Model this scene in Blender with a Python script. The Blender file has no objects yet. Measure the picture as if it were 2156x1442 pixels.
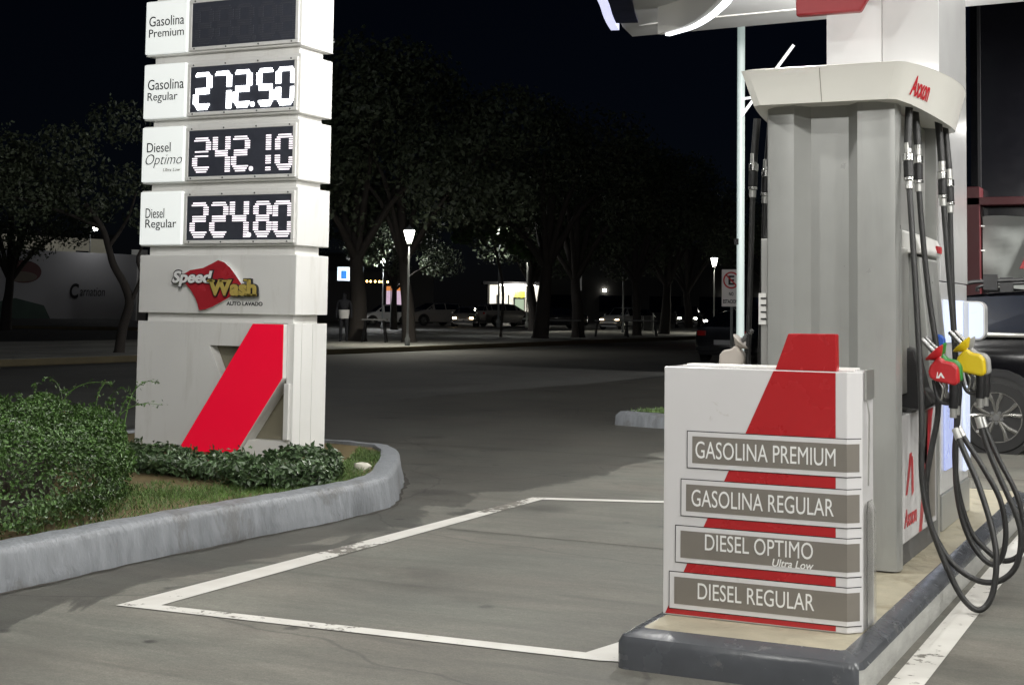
import bpy, bmesh, math, random
import numpy as np
from mathutils import Vector, Matrix, Euler

# ------------------------------------------------------------------ camera, world, light
S = bpy.context.scene
COL = S.collection
R = math.radians
cam = bpy.data.cameras.new('camera'); camo = bpy.data.objects.new('camera', cam); COL.objects.link(camo)
cam.sensor_width = 36.0; cam.sensor_fit = 'HORIZONTAL'
cam.lens = 3040.0 / 2156.0 * 36.0
cam.shift_x = 0.0; cam.shift_y = -(721.0 - 448.0) / 2156.0
cam.clip_start = 0.05; cam.clip_end = 2000
CAMH = 1.41
camo.matrix_world = Matrix.Translation((0, 0, CAMH)) @ Matrix.Rotation(R(25.8), 4, 'Z') @ Matrix.Rotation(R(90 + 3.75), 4, 'X') @ Matrix.Rotation(R(0.78), 4, 'Z')
S.camera = camo

W = bpy.data.worlds.new('World'); S.world = W; W.use_nodes = True
wn = W.node_tree.nodes; wl = W.node_tree.links
bg = wn['Background']
sky = wn.new('ShaderNodeTexSky'); sky.sky_type = 'NISHITA'; sky.sun_disc = False
SUN_EL, SUN_ROT = 30.0, 200.0
sky.sun_elevation = R(SUN_EL); sky.sun_rotation = R(SUN_ROT)
sky.air_density = 1.0; sky.dust_density = 0.3; sky.ozone_density = 4.0
tint = wn.new('ShaderNodeMix'); tint.data_type = 'RGBA'; tint.blend_type = 'MULTIPLY'; tint.inputs[0].default_value = 1.0; tint.inputs[7].default_value = (0.70, 0.70, 1.0, 1)
wl.new(sky.outputs[0], tint.inputs[6]); wl.new(tint.outputs[2], bg.inputs[0]); bg.inputs[1].default_value = 0.00045
sun = bpy.data.lights.new('moon_light', 'SUN'); suno = bpy.data.objects.new('moon_light', sun); COL.objects.link(suno)
sun.energy = 0.025; sun.angle = R(0.5); sun.color = (0.8, 0.88, 1.0)
suno.rotation_euler = (R(90 - SUN_EL), 0, R(180 - SUN_ROT))
S.view_settings.view_transform = 'Standard'; S.view_settings.look = 'None'
S.view_settings.exposure = 0.18; S.view_settings.gamma = 1.0
try:
    S.cycles.use_denoising = True
    S.cycles.max_bounces = 6; S.cycles.transparent_max_bounces = 8
    S.cycles.sample_clamp_indirect = 4.0
except Exception: pass
rnd = random.Random(7)
nr = np.random.default_rng(11)

# ------------------------------------------------------------------ materials
def lin(r, g, b):
    f = lambda c: (c / 255 / 12.92) if c / 255 <= 0.04045 else ((c / 255 + 0.055) / 1.055) ** 2.4
    return (f(r), f(g), f(b))
def pm(name, col, rough=0.5, metal=0.0, var=0.08, scale=4.0, bump=0.0, bscale=60.0, emit=None, estr=0.0, island=0.0, coat=0.0, stretch=(1, 1, 1), trans=0.0, rvar=0.12, patch=None, pscale=3.0, plo=0.58, phi=0.66, pstretch=(1, 1, 1), pmax=1.0):
    m = bpy.data.materials.new(name); m.use_nodes = True
    n = m.node_tree.nodes; l = m.node_tree.links; p = n['Principled BSDF']
    tc = n.new('ShaderNodeTexCoord'); mp = n.new('ShaderNodeMapping'); mp.inputs['Scale'].default_value = stretch
    l.new(tc.outputs['Object'], mp.inputs[0])
    nz = n.new('ShaderNodeTexNoise'); nz.inputs['Scale'].default_value = scale; nz.inputs['Detail'].default_value = 6
    l.new(mp.outputs[0], nz.inputs['Vector'])
    mx = n.new('ShaderNodeMix'); mx.data_type = 'RGBA'
    mx.inputs[6].default_value = (*[c * (1 - var) for c in col], 1); mx.inputs[7].default_value = (*[min(1, c * (1 + var)) for c in col], 1)
    l.new(nz.outputs[0], mx.inputs[0]); out = mx.outputs[2]
    if island:
        g = n.new('ShaderNodeNewGeometry'); hs = n.new('ShaderNodeHueSaturation')
        ma = n.new('ShaderNodeMapRange'); ma.inputs[3].default_value = 1 - island; ma.inputs[4].default_value = 1 + island
        l.new(g.outputs['Random Per Island'], ma.inputs[0]); l.new(ma.outputs[0], hs.inputs['Value']); l.new(out, hs.inputs['Color']); out = hs.outputs[0]
    if patch:   # worn, chipped or dirty patches with a shape of their own
        mp2 = n.new('ShaderNodeMapping'); mp2.inputs['Scale'].default_value = pstretch; l.new(tc.outputs['Object'], mp2.inputs[0])
        n2 = n.new('ShaderNodeTexNoise'); n2.inputs['Scale'].default_value = pscale; n2.inputs['Detail'].default_value = 9; n2.inputs['Roughness'].default_value = 0.68; n2.inputs['Distortion'].default_value = 0.5
        l.new(mp2.outputs[0], n2.inputs['Vector']); r2 = n.new('ShaderNodeMapRange'); r2.inputs[1].default_value = plo; r2.inputs[2].default_value = phi; r2.inputs[4].default_value = pmax
        l.new(n2.outputs[0], r2.inputs[0]); m2 = n.new('ShaderNodeMix'); m2.data_type = 'RGBA'; m2.inputs[7].default_value = (*patch, 1)
        l.new(r2.outputs[0], m2.inputs[0]); l.new(out, m2.inputs[6]); out = m2.outputs[2]
    l.new(out, p.inputs['Base Color'])
    mr = n.new('ShaderNodeMapRange'); mr.inputs[3].default_value = max(0.02, rough - rvar); mr.inputs[4].default_value = min(1, rough + rvar)
    l.new(nz.outputs[0], mr.inputs[0]); l.new(mr.outputs[0], p.inputs['Roughness'])
    p.inputs['Metallic'].default_value = metal
    if coat: p.inputs['Coat Weight'].default_value = coat
    if trans:
        p.inputs['Transmission Weight'].default_value = trans
    if bump:
        nb = n.new('ShaderNodeTexNoise'); nb.inputs['Scale'].default_value = bscale; nb.inputs['Detail'].default_value = 5
        l.new(mp.outputs[0], nb.inputs['Vector'])
        bp = n.new('ShaderNodeBump'); bp.inputs['Strength'].default_value = bump; bp.inputs['Distance'].default_value = 0.01
        l.new(nb.outputs[0], bp.inputs['Height']); l.new(bp.outputs[0], p.inputs['Normal'])
    if emit:
        p.inputs['Emission Color'].default_value = (*emit, 1); p.inputs['Emission Strength'].default_value = estr
    return m

M = {}
M['white'] = pm('white_painted_metal', (0.76, 0.755, 0.73), 0.42, var=0.05, scale=2.5, patch=(0.52, 0.50, 0.45), pscale=2.2, plo=0.55, phi=0.75, pstretch=(3, 3, 0.5), pmax=0.55)
M['whitegloss'] = pm('white_gloss_laminate', (0.70, 0.69, 0.695), 0.22, var=0.03, scale=3, coat=0.2, patch=(0.45, 0.42, 0.37), pscale=7, plo=0.63, phi=0.72, pstretch=(1, 1, 1.6), pmax=0.5)
M['cream'] = pm('cream_fascia_plastic', (0.72, 0.71, 0.66), 0.35, var=0.03)
M['cladding'] = pm('white_column_cladding', (0.62, 0.62, 0.62), 0.16, var=0.03, rvar=0.05)
M['grey'] = pm('grey_dispenser_steel', (0.35, 0.355, 0.342), 0.30, metal=0.25, var=0.05, scale=8, rvar=0.06, patch=(0.26, 0.26, 0.25), pscale=3, plo=0.55, phi=0.8, pstretch=(3, 3, 0.35), pmax=0.5)
M['greydark'] = pm('dark_grey_plastic', (0.10, 0.10, 0.10), 0.5)
M['plaque'] = pm('taupe_vinyl', (0.20, 0.183, 0.16), 0.4, var=0.05)
M['black'] = pm('black_rubber', (0.022, 0.022, 0.022), 0.42, var=0.2, scale=12)
M['blackplastic'] = pm('black_plastic', (0.009, 0.009, 0.010), 0.42)
M['outline'] = pm('black_vinyl', (0.01, 0.01, 0.01), 0.5)
M['red'] = pm('red_vinyl', (0.42, 0.018, 0.022), 0.28, var=0.06, coat=0.2)
M['redlit'] = pm('red_backlit_acrylic', (0.60, 0.008, 0.03), 0.2, var=0.05, emit=(0.9, 0.004, 0.035), estr=0.36, coat=0.3)
M['redcover'] = pm('red_rubber_cover', (0.45, 0.015, 0.02), 0.4, bump=0.15, bscale=25)
M['yellowcover'] = pm('yellow_rubber_cover', (0.68, 0.50, 0.01), 0.4, bump=0.15, bscale=25)
M['greencover'] = pm('green_rubber_cover', (0.03, 0.22, 0.04), 0.4)
M['bluecover'] = pm('blue_rubber_cover', (0.02, 0.09, 0.42), 0.4)
M['greycover'] = pm('grey_rubber_cover', (0.35, 0.35, 0.34), 0.4)
M['whitecover'] = pm('white_rubber_cover', (0.55, 0.5, 0.45), 0.45)
M['steel'] = pm('bright_steel', (0.62, 0.62, 0.60), 0.22, metal=1.0)
M['spout'] = pm('worn_steel_spout', (0.30, 0.30, 0.30), 0.3, metal=1.0)
M['alu'] = pm('brushed_aluminium', (0.50, 0.50, 0.48), 0.35, metal=0.7)
M['khaki'] = pm('khaki_panel', (0.19, 0.175, 0.125), 0.55)
M['screen'] = pm('dark_led_screen', (0.05, 0.054, 0.07), 0.35, var=0.25, scale=30)
M['led'] = pm('white_led', (0.8, 0.8, 0.8), 0.5, emit=(1, 0.88, 0.96), estr=1.05)
M['leddim'] = pm('unlit_led', (0.066, 0.070, 0.085), 0.4)
M['ledbright'] = pm('bright_white_led', (0.8, 0.8, 0.8), 0.5, emit=(0.95, 0.98, 1.0), estr=9.0)
M['nameplate'] = pm('backlit_white_plate', (0.72, 0.73, 0.70), 0.4, var=0.04, scale=3, emit=(0.95, 1.0, 0.98), estr=0.48)
M['letter'] = pm('dark_lettering', (0.015, 0.015, 0.017), 0.5)
M['letterwhite'] = pm('white_lettering', (0.86, 0.86, 0.85), 0.4)
M['letterred'] = pm('red_lettering', (0.50, 0.02, 0.03), 0.35)
M['gold'] = pm('gold_lettering', (0.48, 0.37, 0.10), 0.4)
M['flagred'] = pm('red_emblem', (0.40, 0.025, 0.035), 0.25, var=0.35, scale=5, coat=0.3)
M['ledstrip'] = pm('white_led_strip', (0.9, 0.9, 0.9), 0.5, emit=(0.92, 0.95, 1.0), estr=3.0)
M['ledlav'] = pm('lavender_led_strip', (0.8, 0.8, 0.9), 0.5, emit=(0.70, 0.72, 1.0), estr=0.85)
M['navy'] = pm('navy_fascia', (0.012, 0.018, 0.06), 0.4)
M['soffit'] = pm('grey_soffit_panel', (0.66, 0.66, 0.66), 0.5, var=0.12, scale=1.2)
M['bluelit'] = pm('blue_white_backlit_acrylic', (0.35, 0.4, 0.5), 0.3, emit=(0.45, 0.52, 1.0), estr=0.5)
M['whitelit'] = pm('cool_white_backlit_acrylic', (0.45, 0.5, 0.55), 0.3, emit=(0.66, 0.74, 1.0), estr=0.62)
M['paint_kerb'] = pm('grey_kerb_paint', (0.20, 0.212, 0.228), 0.5, var=0.45, scale=9, bump=1.0, bscale=26, stretch=(1.6, 1.6, 0.4), patch=(0.13, 0.13, 0.13), pscale=3.2, plo=0.55, phi=0.63, pstretch=(1, 1, 0.8), pmax=0.75)
M['paint_island'] = pm('dark_grey_gloss_paint', (0.078, 0.083, 0.092), 0.25, var=0.22, scale=9, bump=0.22, bscale=14, patch=(0.16, 0.16, 0.16), pscale=6, plo=0.62, phi=0.66, pmax=0.7)
M['island_side'] = pm('worn_pale_concrete', (0.34, 0.34, 0.32), 0.6, var=0.4, scale=6, bump=0.4, bscale=20, stretch=(1, 1, 3))
M['tan'] = pm('tan_concrete', (0.39, 0.355, 0.265), 0.6, var=0.30, scale=7, bump=0.3, bscale=40, patch=(0.20, 0.17, 0.11), pscale=3.5, plo=0.52, phi=0.66, pmax=0.7)
M['trunk'] = pm('tree_bark', (0.040, 0.034, 0.030), 0.9, var=0.4, scale=5, bump=0.8, bscale=12, stretch=(1, 1, 0.3))
M['leafbush'] = pm('bush_leaf', (0.047, 0.096, 0.021), 0.42, var=0.55, scale=2.2, island=0.6)
M['leafhedge'] = pm('hedge_leaf', (0.05, 0.085, 0.035), 0.32, var=0.25, scale=2, island=0.45)
M['leaftree'] = pm('tree_leaf', (0.062, 0.080, 0.046), 0.55, var=0.5, scale=0.35, island=0.5)
M['twig'] = pm('dark_twig', (0.030, 0.024, 0.015), 0.9)
M['grass'] = pm('grass_blade', (0.075, 0.135, 0.028), 0.6, var=0.6, scale=3.0, island=0.4)
M['soil'] = pm('dry_soil_turf', (0.115, 0.085, 0.035), 0.9, var=0.5, scale=5, bump=0.6, bscale=40)
M['glassdark'] = pm('dark_glass', (0.004, 0.006, 0.012), 0.08, rvar=0.03)
M['glassdark'].node_tree.nodes['Principled BSDF'].inputs['Specular IOR Level'].default_value = 0.18
M['carblack'] = pm('black_car_paint', (0.004, 0.004, 0.005), 0.12, coat=0.5, rvar=0.04)
M['carblack'].node_tree.nodes['Principled BSDF'].inputs['Specular IOR Level'].default_value = 0.25
M['carwhite'] = pm('white_car_paint', (0.62, 0.62, 0.60), 0.25, coat=0.8, rvar=0.05)
M['carsilver'] = pm('silver_car_paint', (0.35, 0.33, 0.30), 0.25, metal=0.5, coat=0.8, rvar=0.05)
M['cardark'] = pm('dark_car_paint', (0.010, 0.010, 0.012), 0.25, coat=0.4, rvar=0.05)
M['chrome'] = pm('satin_chrome', (0.6, 0.6, 0.58), 0.2, metal=0.9)
M['tyre'] = pm('tyre_rubber', (0.008, 0.008, 0.008), 0.75)
M['rim'] = pm('machined_alloy', (0.30, 0.295, 0.28), 0.25, metal=0.8)
M['headlit'] = pm('lit_headlamp', (0.9, 0.9, 0.9), 0.3, emit=(1, 0.97, 0.85), estr=30)
M['headwarm'] = pm('warm_lit_headlamp', (0.9, 0.9, 0.9), 0.3, emit=(1, 0.72, 0.40), estr=14)
M['headoff'] = pm('unlit_headlamp', (0.6, 0.6, 0.6), 0.1)
M['taillit'] = pm('lit_tail_lamp', (0.6, 0.02, 0.02), 0.3, emit=(1, 0.05, 0.04), estr=9)
M['tailoff'] = pm('unlit_tail_lamp', (0.3, 0.01, 0.01), 0.2)
M['platew'] = pm('licence_plate', (0.35, 0.35, 0.36), 0.4)
M['lampglass'] = pm('lit_lantern_glass', (0.9, 0.9, 0.9), 0.4, emit=(1.0, 0.98, 0.88), estr=14)
M['polegrey'] = pm('grey_pole_paint', (0.16, 0.17, 0.17), 0.5)
M['polelit'] = pm('white_mast_added_glow', (0.70, 0.76, 0.75), 0.35, emit=(0.72, 0.95, 0.90), estr=0.22)  # slight emission in the paint stands in for canopy light on the mast
M['rodlit'] = pm('white_rod_added_glow', (0.8, 0.8, 0.8), 0.35, emit=(1, 1, 1), estr=0.75)  # emission stands in for light falling on brace rod and stub
M['wallgrey'] = pm('painted_wall', (0.45, 0.45, 0.47), 0.8, var=0.15, scale=0.3)
M['wallcream'] = pm('cream_house_wall', (0.45, 0.42, 0.32), 0.8, emit=(1, 0.9, 0.6), estr=0.0)
M['muralred'] = pm('faded_red_mural_paint', (0.13, 0.06, 0.06), 0.8, var=0.4, scale=0.8)
M['muraltan'] = pm('faded_tan_mural_paint', (0.20, 0.17, 0.14), 0.8, var=0.4, scale=0.8)
M['muralgreen'] = pm('faded_green_mural_paint', (0.07, 0.11, 0.09), 0.8, var=0.4, scale=0.8)
M['shopwall'] = pm('dark_shop_wall', (0.05, 0.048, 0.045), 0.8)
M['roofdark'] = pm('dark_roof', (0.02, 0.02, 0.022), 0.8)
M['shoplit'] = pm('lit_shop_interior', (0.8, 0.8, 0.75), 0.6, var=0.5, scale=4, emit=(1, 0.95, 0.80), estr=0.55)
M['yellowlit'] = pm('lit_yellow_sign', (0.8, 0.7, 0.0), 0.5, emit=(1, 0.85, 0.02), estr=1.1)
M['signlit'] = pm('lit_white_sign', (0.8, 0.85, 0.9), 0.5, emit=(0.70, 0.85, 1.0), estr=0.9)
M['signblue'] = pm('lit_blue_sign', (0.02, 0.15, 0.5), 0.5, emit=(0.02, 0.20, 0.60), estr=0.5)
M['bulb'] = pm('warm_bulb', (1, 0.8, 0.4), 0.5, emit=(1, 0.60, 0.16), estr=14)
M['posterlit'] = pm('lit_poster', (0.6, 0.5, 0.6), 0.5, var=0.9, scale=2.2, emit=(0.75, 0.55, 0.70), estr=0.7)
M['posterorange'] = pm('lit_orange_poster', (0.6, 0.3, 0.1), 0.5, var=0.5, scale=2.2, emit=(0.85, 0.30, 0.08), estr=0.7)
M['redframe'] = pm('dark_red_frame', (0.07, 0.008, 0.011), 0.45)
M['banner'] = pm('white_vinyl_banner', (0.34, 0.36, 0.345), 0.5, var=0.08, scale=1.5, bump=0.5, bscale=2.5)
M['facade'] = pm('dark_glass_facade', (0.010, 0.010, 0.013), 0.12, rvar=0.04)
M['signwhite'] = pm('white_traffic_sign', (0.72, 0.68, 0.67), 0.5)
M['skin'] = pm('skin', (0.25, 0.14, 0.09), 0.6)
M['clothdark'] = pm('dark_cloth', (0.012, 0.013, 0.018), 0.9)
M['clothwhite'] = pm('white_cloth', (0.6, 0.6, 0.6), 0.9)
M['acrylic'] = pm('clear_acrylic', (0.9, 0.9, 0.88), 0.08, trans=0.92, rvar=0.03)
M['acrylic'].node_tree.nodes['Principled BSDF'].inputs['IOR'].default_value = 1.08
M['lampdiff'] = pm('lit_canopy_lamp_lens', (0.9, 0.9, 0.9), 0.5, emit=(1, 0.98, 0.93), estr=6)

def ground_mat(name, base, kind):
    m = bpy.data.materials.new(name); m.use_nodes = True
    n = m.node_tree.nodes; l = m.node_tree.links; p = n['Principled BSDF']
    tc = n.new('ShaderNodeTexCoord')
    def noise(scale, detail=8, st=(1, 1, 1), rough=0.6, dist=0.0):
        mp = n.new('ShaderNodeMapping'); mp.inputs['Scale'].default_value = st; l.new(tc.outputs['Object'], mp.inputs[0])
        t = n.new('ShaderNodeTexNoise'); t.inputs['Scale'].default_value = scale; t.inputs['Detail'].default_value = detail; t.inputs['Roughness'].default_value = rough; t.inputs['Distortion'].default_value = dist
        l.new(mp.outputs[0], t.inputs['Vector']); return t.outputs[0]
    def ramp(x, a, b, lo, hi):
        r = n.new('ShaderNodeMapRange'); r.inputs[1].default_value = a; r.inputs[2].default_value = b; r.inputs[3].default_value = lo; r.inputs[4].default_value = hi
        l.new(x, r.inputs[0]); return r.outputs[0]
    def mul(a, b):
        t = n.new('ShaderNodeMath'); t.operation = 'MULTIPLY'; l.new(a, t.inputs[0]); l.new(b, t.inputs[1]); return t.outputs[0]
    def add(a, b):
        t = n.new('ShaderNodeMath'); t.operation = 'ADD'; l.new(a, t.inputs[0]); l.new(b, t.inputs[1]); return t.outputs[0]
    f = ramp(noise(0.55, 10, (1, 0.55, 1), 0.62, 0.4), 0.3, 0.7, 0.64, 1.27)
    f = mul(f, ramp(noise(3.0, 8, (0.5, 1.7, 1), 0.65, 0.6), 0.3, 0.72, 0.74, 1.20))
    f = mul(f, ramp(noise(30, 6, (1, 1, 1), 0.75), 0.3, 0.7, 0.80, 1.20))
    f = mul(f, ramp(noise(110, 3, (1, 1, 1), 0.8), 0.32, 0.68, 0.74, 1.26))
    mpc = n.new('ShaderNodeMapping'); l.new(tc.outputs['Object'], mpc.inputs[0]); nd = n.new('ShaderNodeTexNoise'); nd.inputs['Scale'].default_value = 1.4; nd.inputs['Detail'].default_value = 6; l.new(mpc.outputs[0], nd.inputs['Vector'])
    vm = n.new('ShaderNodeMix'); vm.data_type = 'VECTOR'; vm.inputs[0].default_value = 0.25; l.new(mpc.outputs[0], vm.inputs[4]); l.new(nd.outputs['Color'], vm.inputs[5])
    vc = n.new('ShaderNodeTexVoronoi'); vc.feature = 'DISTANCE_TO_EDGE'; vc.inputs['Scale'].default_value = 0.42; l.new(vm.outputs[1], vc.inputs['Vector'])
    f = mul(f, ramp(vc.outputs['Distance'], 0.0015, 0.004, 0.62, 1.0))
    if kind == 'lot':
        # tyre tracks along the driving lane, oil spots, damp edge of the planter kerb
        f = mul(f, ramp(noise(1.6, 6, (0.22, 2.6, 1), 0.6, 0.8), 0.54, 0.68, 1.0, 0.76))
        vo = n.new('ShaderNodeTexVoronoi'); vo.inputs['Scale'].default_value = 2.3; l.new(tc.outputs['Object'], vo.inputs['Vector'])
        f = mul(f, ramp(add(vo.outputs['Distance'], ramp(noise(9, 4), 0, 1, -0.06, 0.06)), 0.05, 0.10, 0.35, 1.0))
        vo2 = n.new('ShaderNodeTexVoronoi'); vo2.inputs['Scale'].default_value = 0.8; l.new(tc.outputs['Object'], vo2.inputs['Vector'])
        f = mul(f, ramp(add(vo2.outputs['Distance'], ramp(noise(5, 5), 0, 1, -0.12, 0.12)), 0.08, 0.20, 0.55, 1.0))
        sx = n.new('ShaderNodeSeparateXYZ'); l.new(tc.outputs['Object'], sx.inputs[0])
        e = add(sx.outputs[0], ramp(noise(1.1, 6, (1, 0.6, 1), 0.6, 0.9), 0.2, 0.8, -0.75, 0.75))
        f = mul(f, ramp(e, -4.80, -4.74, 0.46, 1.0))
    mx = n.new('ShaderNodeMix'); mx.data_type = 'RGBA'; mx.blend_type = 'MULTIPLY'; mx.inputs[0].default_value = 1
    ht = n.new('ShaderNodeMix'); ht.data_type = 'RGBA'
    ht.inputs[6].default_value = (*base, 1); ht.inputs[7].default_value = (base[0] * 0.90, base[1] * 0.97, base[2] * 0.98, 1)
    l.new(ramp(noise(0.9, 6, (0.5, 1.5, 1)), 0.35, 0.65, 0, 1), ht.inputs[0])
    l.new(ht.outputs[2], mx.inputs[6]); l.new(f, mx.inputs[7]); l.new(mx.outputs[2], p.inputs['Base Color'])
    l.new(ramp(f, 0.4, 1.2, 0.66, 0.9), p.inputs['Roughness'])
    b = n.new('ShaderNodeBump'); b.inputs['Strength'].default_value = 0.35; b.inputs['Distance'].default_value = 0.006
    l.new(noise(70, 5), b.inputs['Height']); l.new(b.outputs[0], p.inputs['Normal'])
    return m
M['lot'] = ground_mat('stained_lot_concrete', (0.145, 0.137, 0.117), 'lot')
M['asphalt'] = ground_mat('dark_road_asphalt', (0.105, 0.102, 0.095), 'road')
M['groundfar'] = ground_mat('distant_ground', (0.05, 0.05, 0.048), 'road')
M['sidewalk'] = ground_mat('pale_plaza_paving', (0.27, 0.26, 0.235), 'road')
M['kerbyellow'] = pm('faded_yellow_kerb', (0.10, 0.082, 0.045), 0.8, var=0.35, scale=2)

def paint_mat():
    m = bpy.data.materials.new('worn_white_road_paint'); m.use_nodes = True
    n = m.node_tree.nodes; l = m.node_tree.links; p = n['Principled BSDF']
    tc = n.new('ShaderNodeTexCoord')
    a = n.new('ShaderNodeTexNoise'); a.inputs['Scale'].default_value = 0.9; a.inputs['Detail'].default_value = 2; l.new(tc.outputs['Object'], a.inputs['Vector'])
    b = n.new('ShaderNodeTexNoise'); b.inputs['Scale'].default_value = 16; b.inputs['Detail'].default_value = 8; b.inputs['Roughness'].default_value = 0.7; l.new(tc.outputs['Object'], b.inputs['Vector'])
    s = n.new('ShaderNodeMath'); s.operation = 'MULTIPLY_ADD'; s.inputs[1].default_value = 1.3; l.new(a.outputs[0], s.inputs[0]); l.new(b.outputs[0], s.inputs[2])
    r = n.new('ShaderNodeMapRange'); r.inputs[1].default_value = 1.265; r.inputs[2].default_value = 1.31; l.new(s.outputs[0], r.inputs[0])
    d = n.new('ShaderNodeTexNoise'); d.inputs['Scale'].default_value = 6; d.inputs['Detail'].default_value = 6; l.new(tc.outputs['Object'], d.inputs['Vector'])
    w = n.new('ShaderNodeMix'); w.data_type = 'RGBA'; w.inputs[6].default_value = (0.52, 0.50, 0.46, 1); w.inputs[7].default_value = (0.74, 0.73, 0.69, 1); l.new(d.outputs[0], w.inputs[0])
    x = n.new('ShaderNodeMix'); x.data_type = 'RGBA'; x.inputs[7].default_value = (0.15, 0.14, 0.12, 1); l.new(w.outputs[2], x.inputs[6]); l.new(r.outputs[0], x.inputs[0])
    l.new(x.outputs[2], p.inputs['Base Color']); p.inputs['Roughness'].default_value = 0.6
    return m
M['roadpaint'] = paint_mat()

# ------------------------------------------------------------------ mesh helpers
ORIG = {}
def thing(name, label, cat, loc=(0, 0, 0), group=None, rz=0.0):
    o = bpy.data.objects.new(name, None); COL.objects.link(o); o.empty_display_size = 0.2
    o.location = loc; o.rotation_euler = (0, 0, rz); o['label'] = label; o['category'] = cat
    if group: o['group'] = group
    ORIG[o.name] = Vector(loc); return o
class MB:
    def __init__(s): s.v = []; s.f = []; s.m = []
    def quad(s, pts, mi=0):
        b = len(s.v); s.v += [tuple(p) for p in pts]; s.f.append(tuple(range(b, b + len(pts)))); s.m.append(mi); return s
    def box(s, x0, x1, y0, y1, z0, z1, mi=0):
        b = len(s.v)
        s.v += [(x, y, z) for z in (z0, z1) for (x, y) in ((x0, y0), (x1, y0), (x1, y1), (x0, y1))]
        for q in ((3, 2, 1, 0), (4, 5, 6, 7), (0, 1, 5, 4), (1, 2, 6, 5), (2, 3, 7, 6), (3, 0, 4, 7)):
            s.f.append(tuple(b + i for i in q)); s.m.append(mi)
        return s
    def obox(s, c, half, mat3, mi=0):
        b = len(s.v); c = Vector(c)
        for z in (-1, 1):
            for x, y in ((-1, -1), (1, -1), (1, 1), (-1, 1)):
                s.v.append(tuple(c + mat3 @ Vector((x * half[0], y * half[1], z * half[2]))))
        for q in ((3, 2, 1, 0), (4, 5, 6, 7), (0, 1, 5, 4), (1, 2, 6, 5), (2, 3, 7, 6), (3, 0, 4, 7)):
            s.f.append(tuple(b + i for i in q)); s.m.append(mi)
        return s
    def prism(s, poly, axis, a, b_, mi=0, side=None, top=None):
        # poly: 2D points; axis 'y' -> (x,z), 'z' -> (x,y), 'x' -> (y,z)
        def P(p, t):
            return (p[0], t, p[1]) if axis == 'y' else ((p[0], p[1], t) if axis == 'z' else (t, p[0], p[1]))
        n = len(poly); b = len(s.v)
        area = sum(poly[i][0] * poly[(i + 1) % n][1] - poly[(i + 1) % n][0] * poly[i][1] for i in range(n))
        if area < 0: poly = poly[::-1]
        s.v += [P(p, a) for p in poly] + [P(p, b_) for p in poly]
        lo = tuple(range(b, b + n)); hi = tuple(range(b + n, b + 2 * n))
        flip = (axis == 'y')
        s.f.append(lo if flip else lo[::-1]); s.m.append(mi)
        s.f.append(hi[::-1] if flip else hi); s.m.append(mi if top is None else top)
        for i in range(n):
            j = (i + 1) % n; q = (b + i, b + j, b + n + j, b + n + i)
            s.f.append(q[::-1] if flip else q); s.m.append(mi if side is None else side)
        return s
    def loft(s, rings, mi=0, closed=True, caps=True):
        n = len(rings[0]); b = len(s.v)
        for r in rings: s.v += [tuple(p) for p in r]
        for k in range(len(rings) - 1):
            for i in range(n if closed else n - 1):
                j = (i + 1) % n
                s.f.append((b + k * n + i, b + k * n + j, b + (k + 1) * n + j, b + (k + 1) * n + i)); s.m.append(mi)
        if caps:
            s.f.append(tuple(range(b, b + n))[::-1]); s.m.append(mi)
            e = b + (len(rings) - 1) * n; s.f.append(tuple(range(e, e + n))); s.m.append(mi)
        return s
    def tube(s, path, r, n=10, mi=0, caps=True):
        path = [Vector(p) for p in path]; rr = r if isinstance(r, (list, tuple)) else [r] * len(path)
        rings = []; up = None
        for i, p in enumerate(path):
            t = (path[min(i + 1, len(path) - 1)] - path[max(i - 1, 0)])
            if t.length < 1e-9: t = Vector((0, 0, 1))
            t.normalize()
            if up is None:
                up = t.orthogonal().normalized()
            up = (up - t * up.dot(t)); up = up.normalized() if up.length > 1e-6 else t.orthogonal().normalized()
            sd = t.cross(up)
            rings.append([p + (up * math.cos(2 * math.pi * k / n) + sd * math.sin(2 * math.pi * k / n)) * rr[i] for k in range(n)])
        return s.loft(rings, mi, True, caps)
    def lathe(s, prof, c, axis='z', n=20, mi=0, caps=True):
        rings = []
        for r, h in prof:
            ring = []
            for k in range(n):
                a = 2 * math.pi * k / n; ca, sa = r * math.cos(a), r * math.sin(a)
                p = (ca, sa, h) if axis == 'z' else ((ca, h, -sa) if axis == 'y' else (h, ca, sa))
                ring.append((c[0] + p[0], c[1] + p[1], c[2] + p[2]))
            rings.append(ring)
        return s.loft(rings, mi, True, caps)
    def add(s, v, f, fn, mi=0):
        b = len(s.v); s.v += [tuple(fn(*p)) for p in v]; s.f += [tuple(b + i for i in q) for q in f]; s.m += [mi] * len(f); return s
    def build(s, name, mats, parent=None, bevel=0.0, smooth=None, seg=2, loc=None, local=False, recalc=True):
        me = bpy.data.meshes.new(name)
        off = Vector((0, 0, 0))
        if parent is not None and not local:
            off = ORIG.get(parent.name, Vector((0, 0, 0)))
        if parent is None and loc is not None: off = Vector(loc)
        vv = [(p[0] - off[0], p[1] - off[1], p[2] - off[2]) for p in s.v]
        me.from_pydata(vv, [], s.f); pass
        mats = mats if isinstance(mats, (list, tuple)) else [mats]
        for m in mats: me.materials.append(m)
        if len(mats) > 1: me.polygons.foreach_set('material_index', s.m)
        if recalc:
            bm = bmesh.new(); bm.from_mesh(me); bmesh.ops.recalc_face_normals(bm, faces=bm.faces); bm.to_mesh(me); bm.free()
        me.update()
        if smooth is not None:
            me.polygons.foreach_set('use_smooth', [True] * len(me.polygons)); me.set_sharp_from_angle(angle=R(smooth))
        o = bpy.data.objects.new(name, me); COL.objects.link(o)
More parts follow.
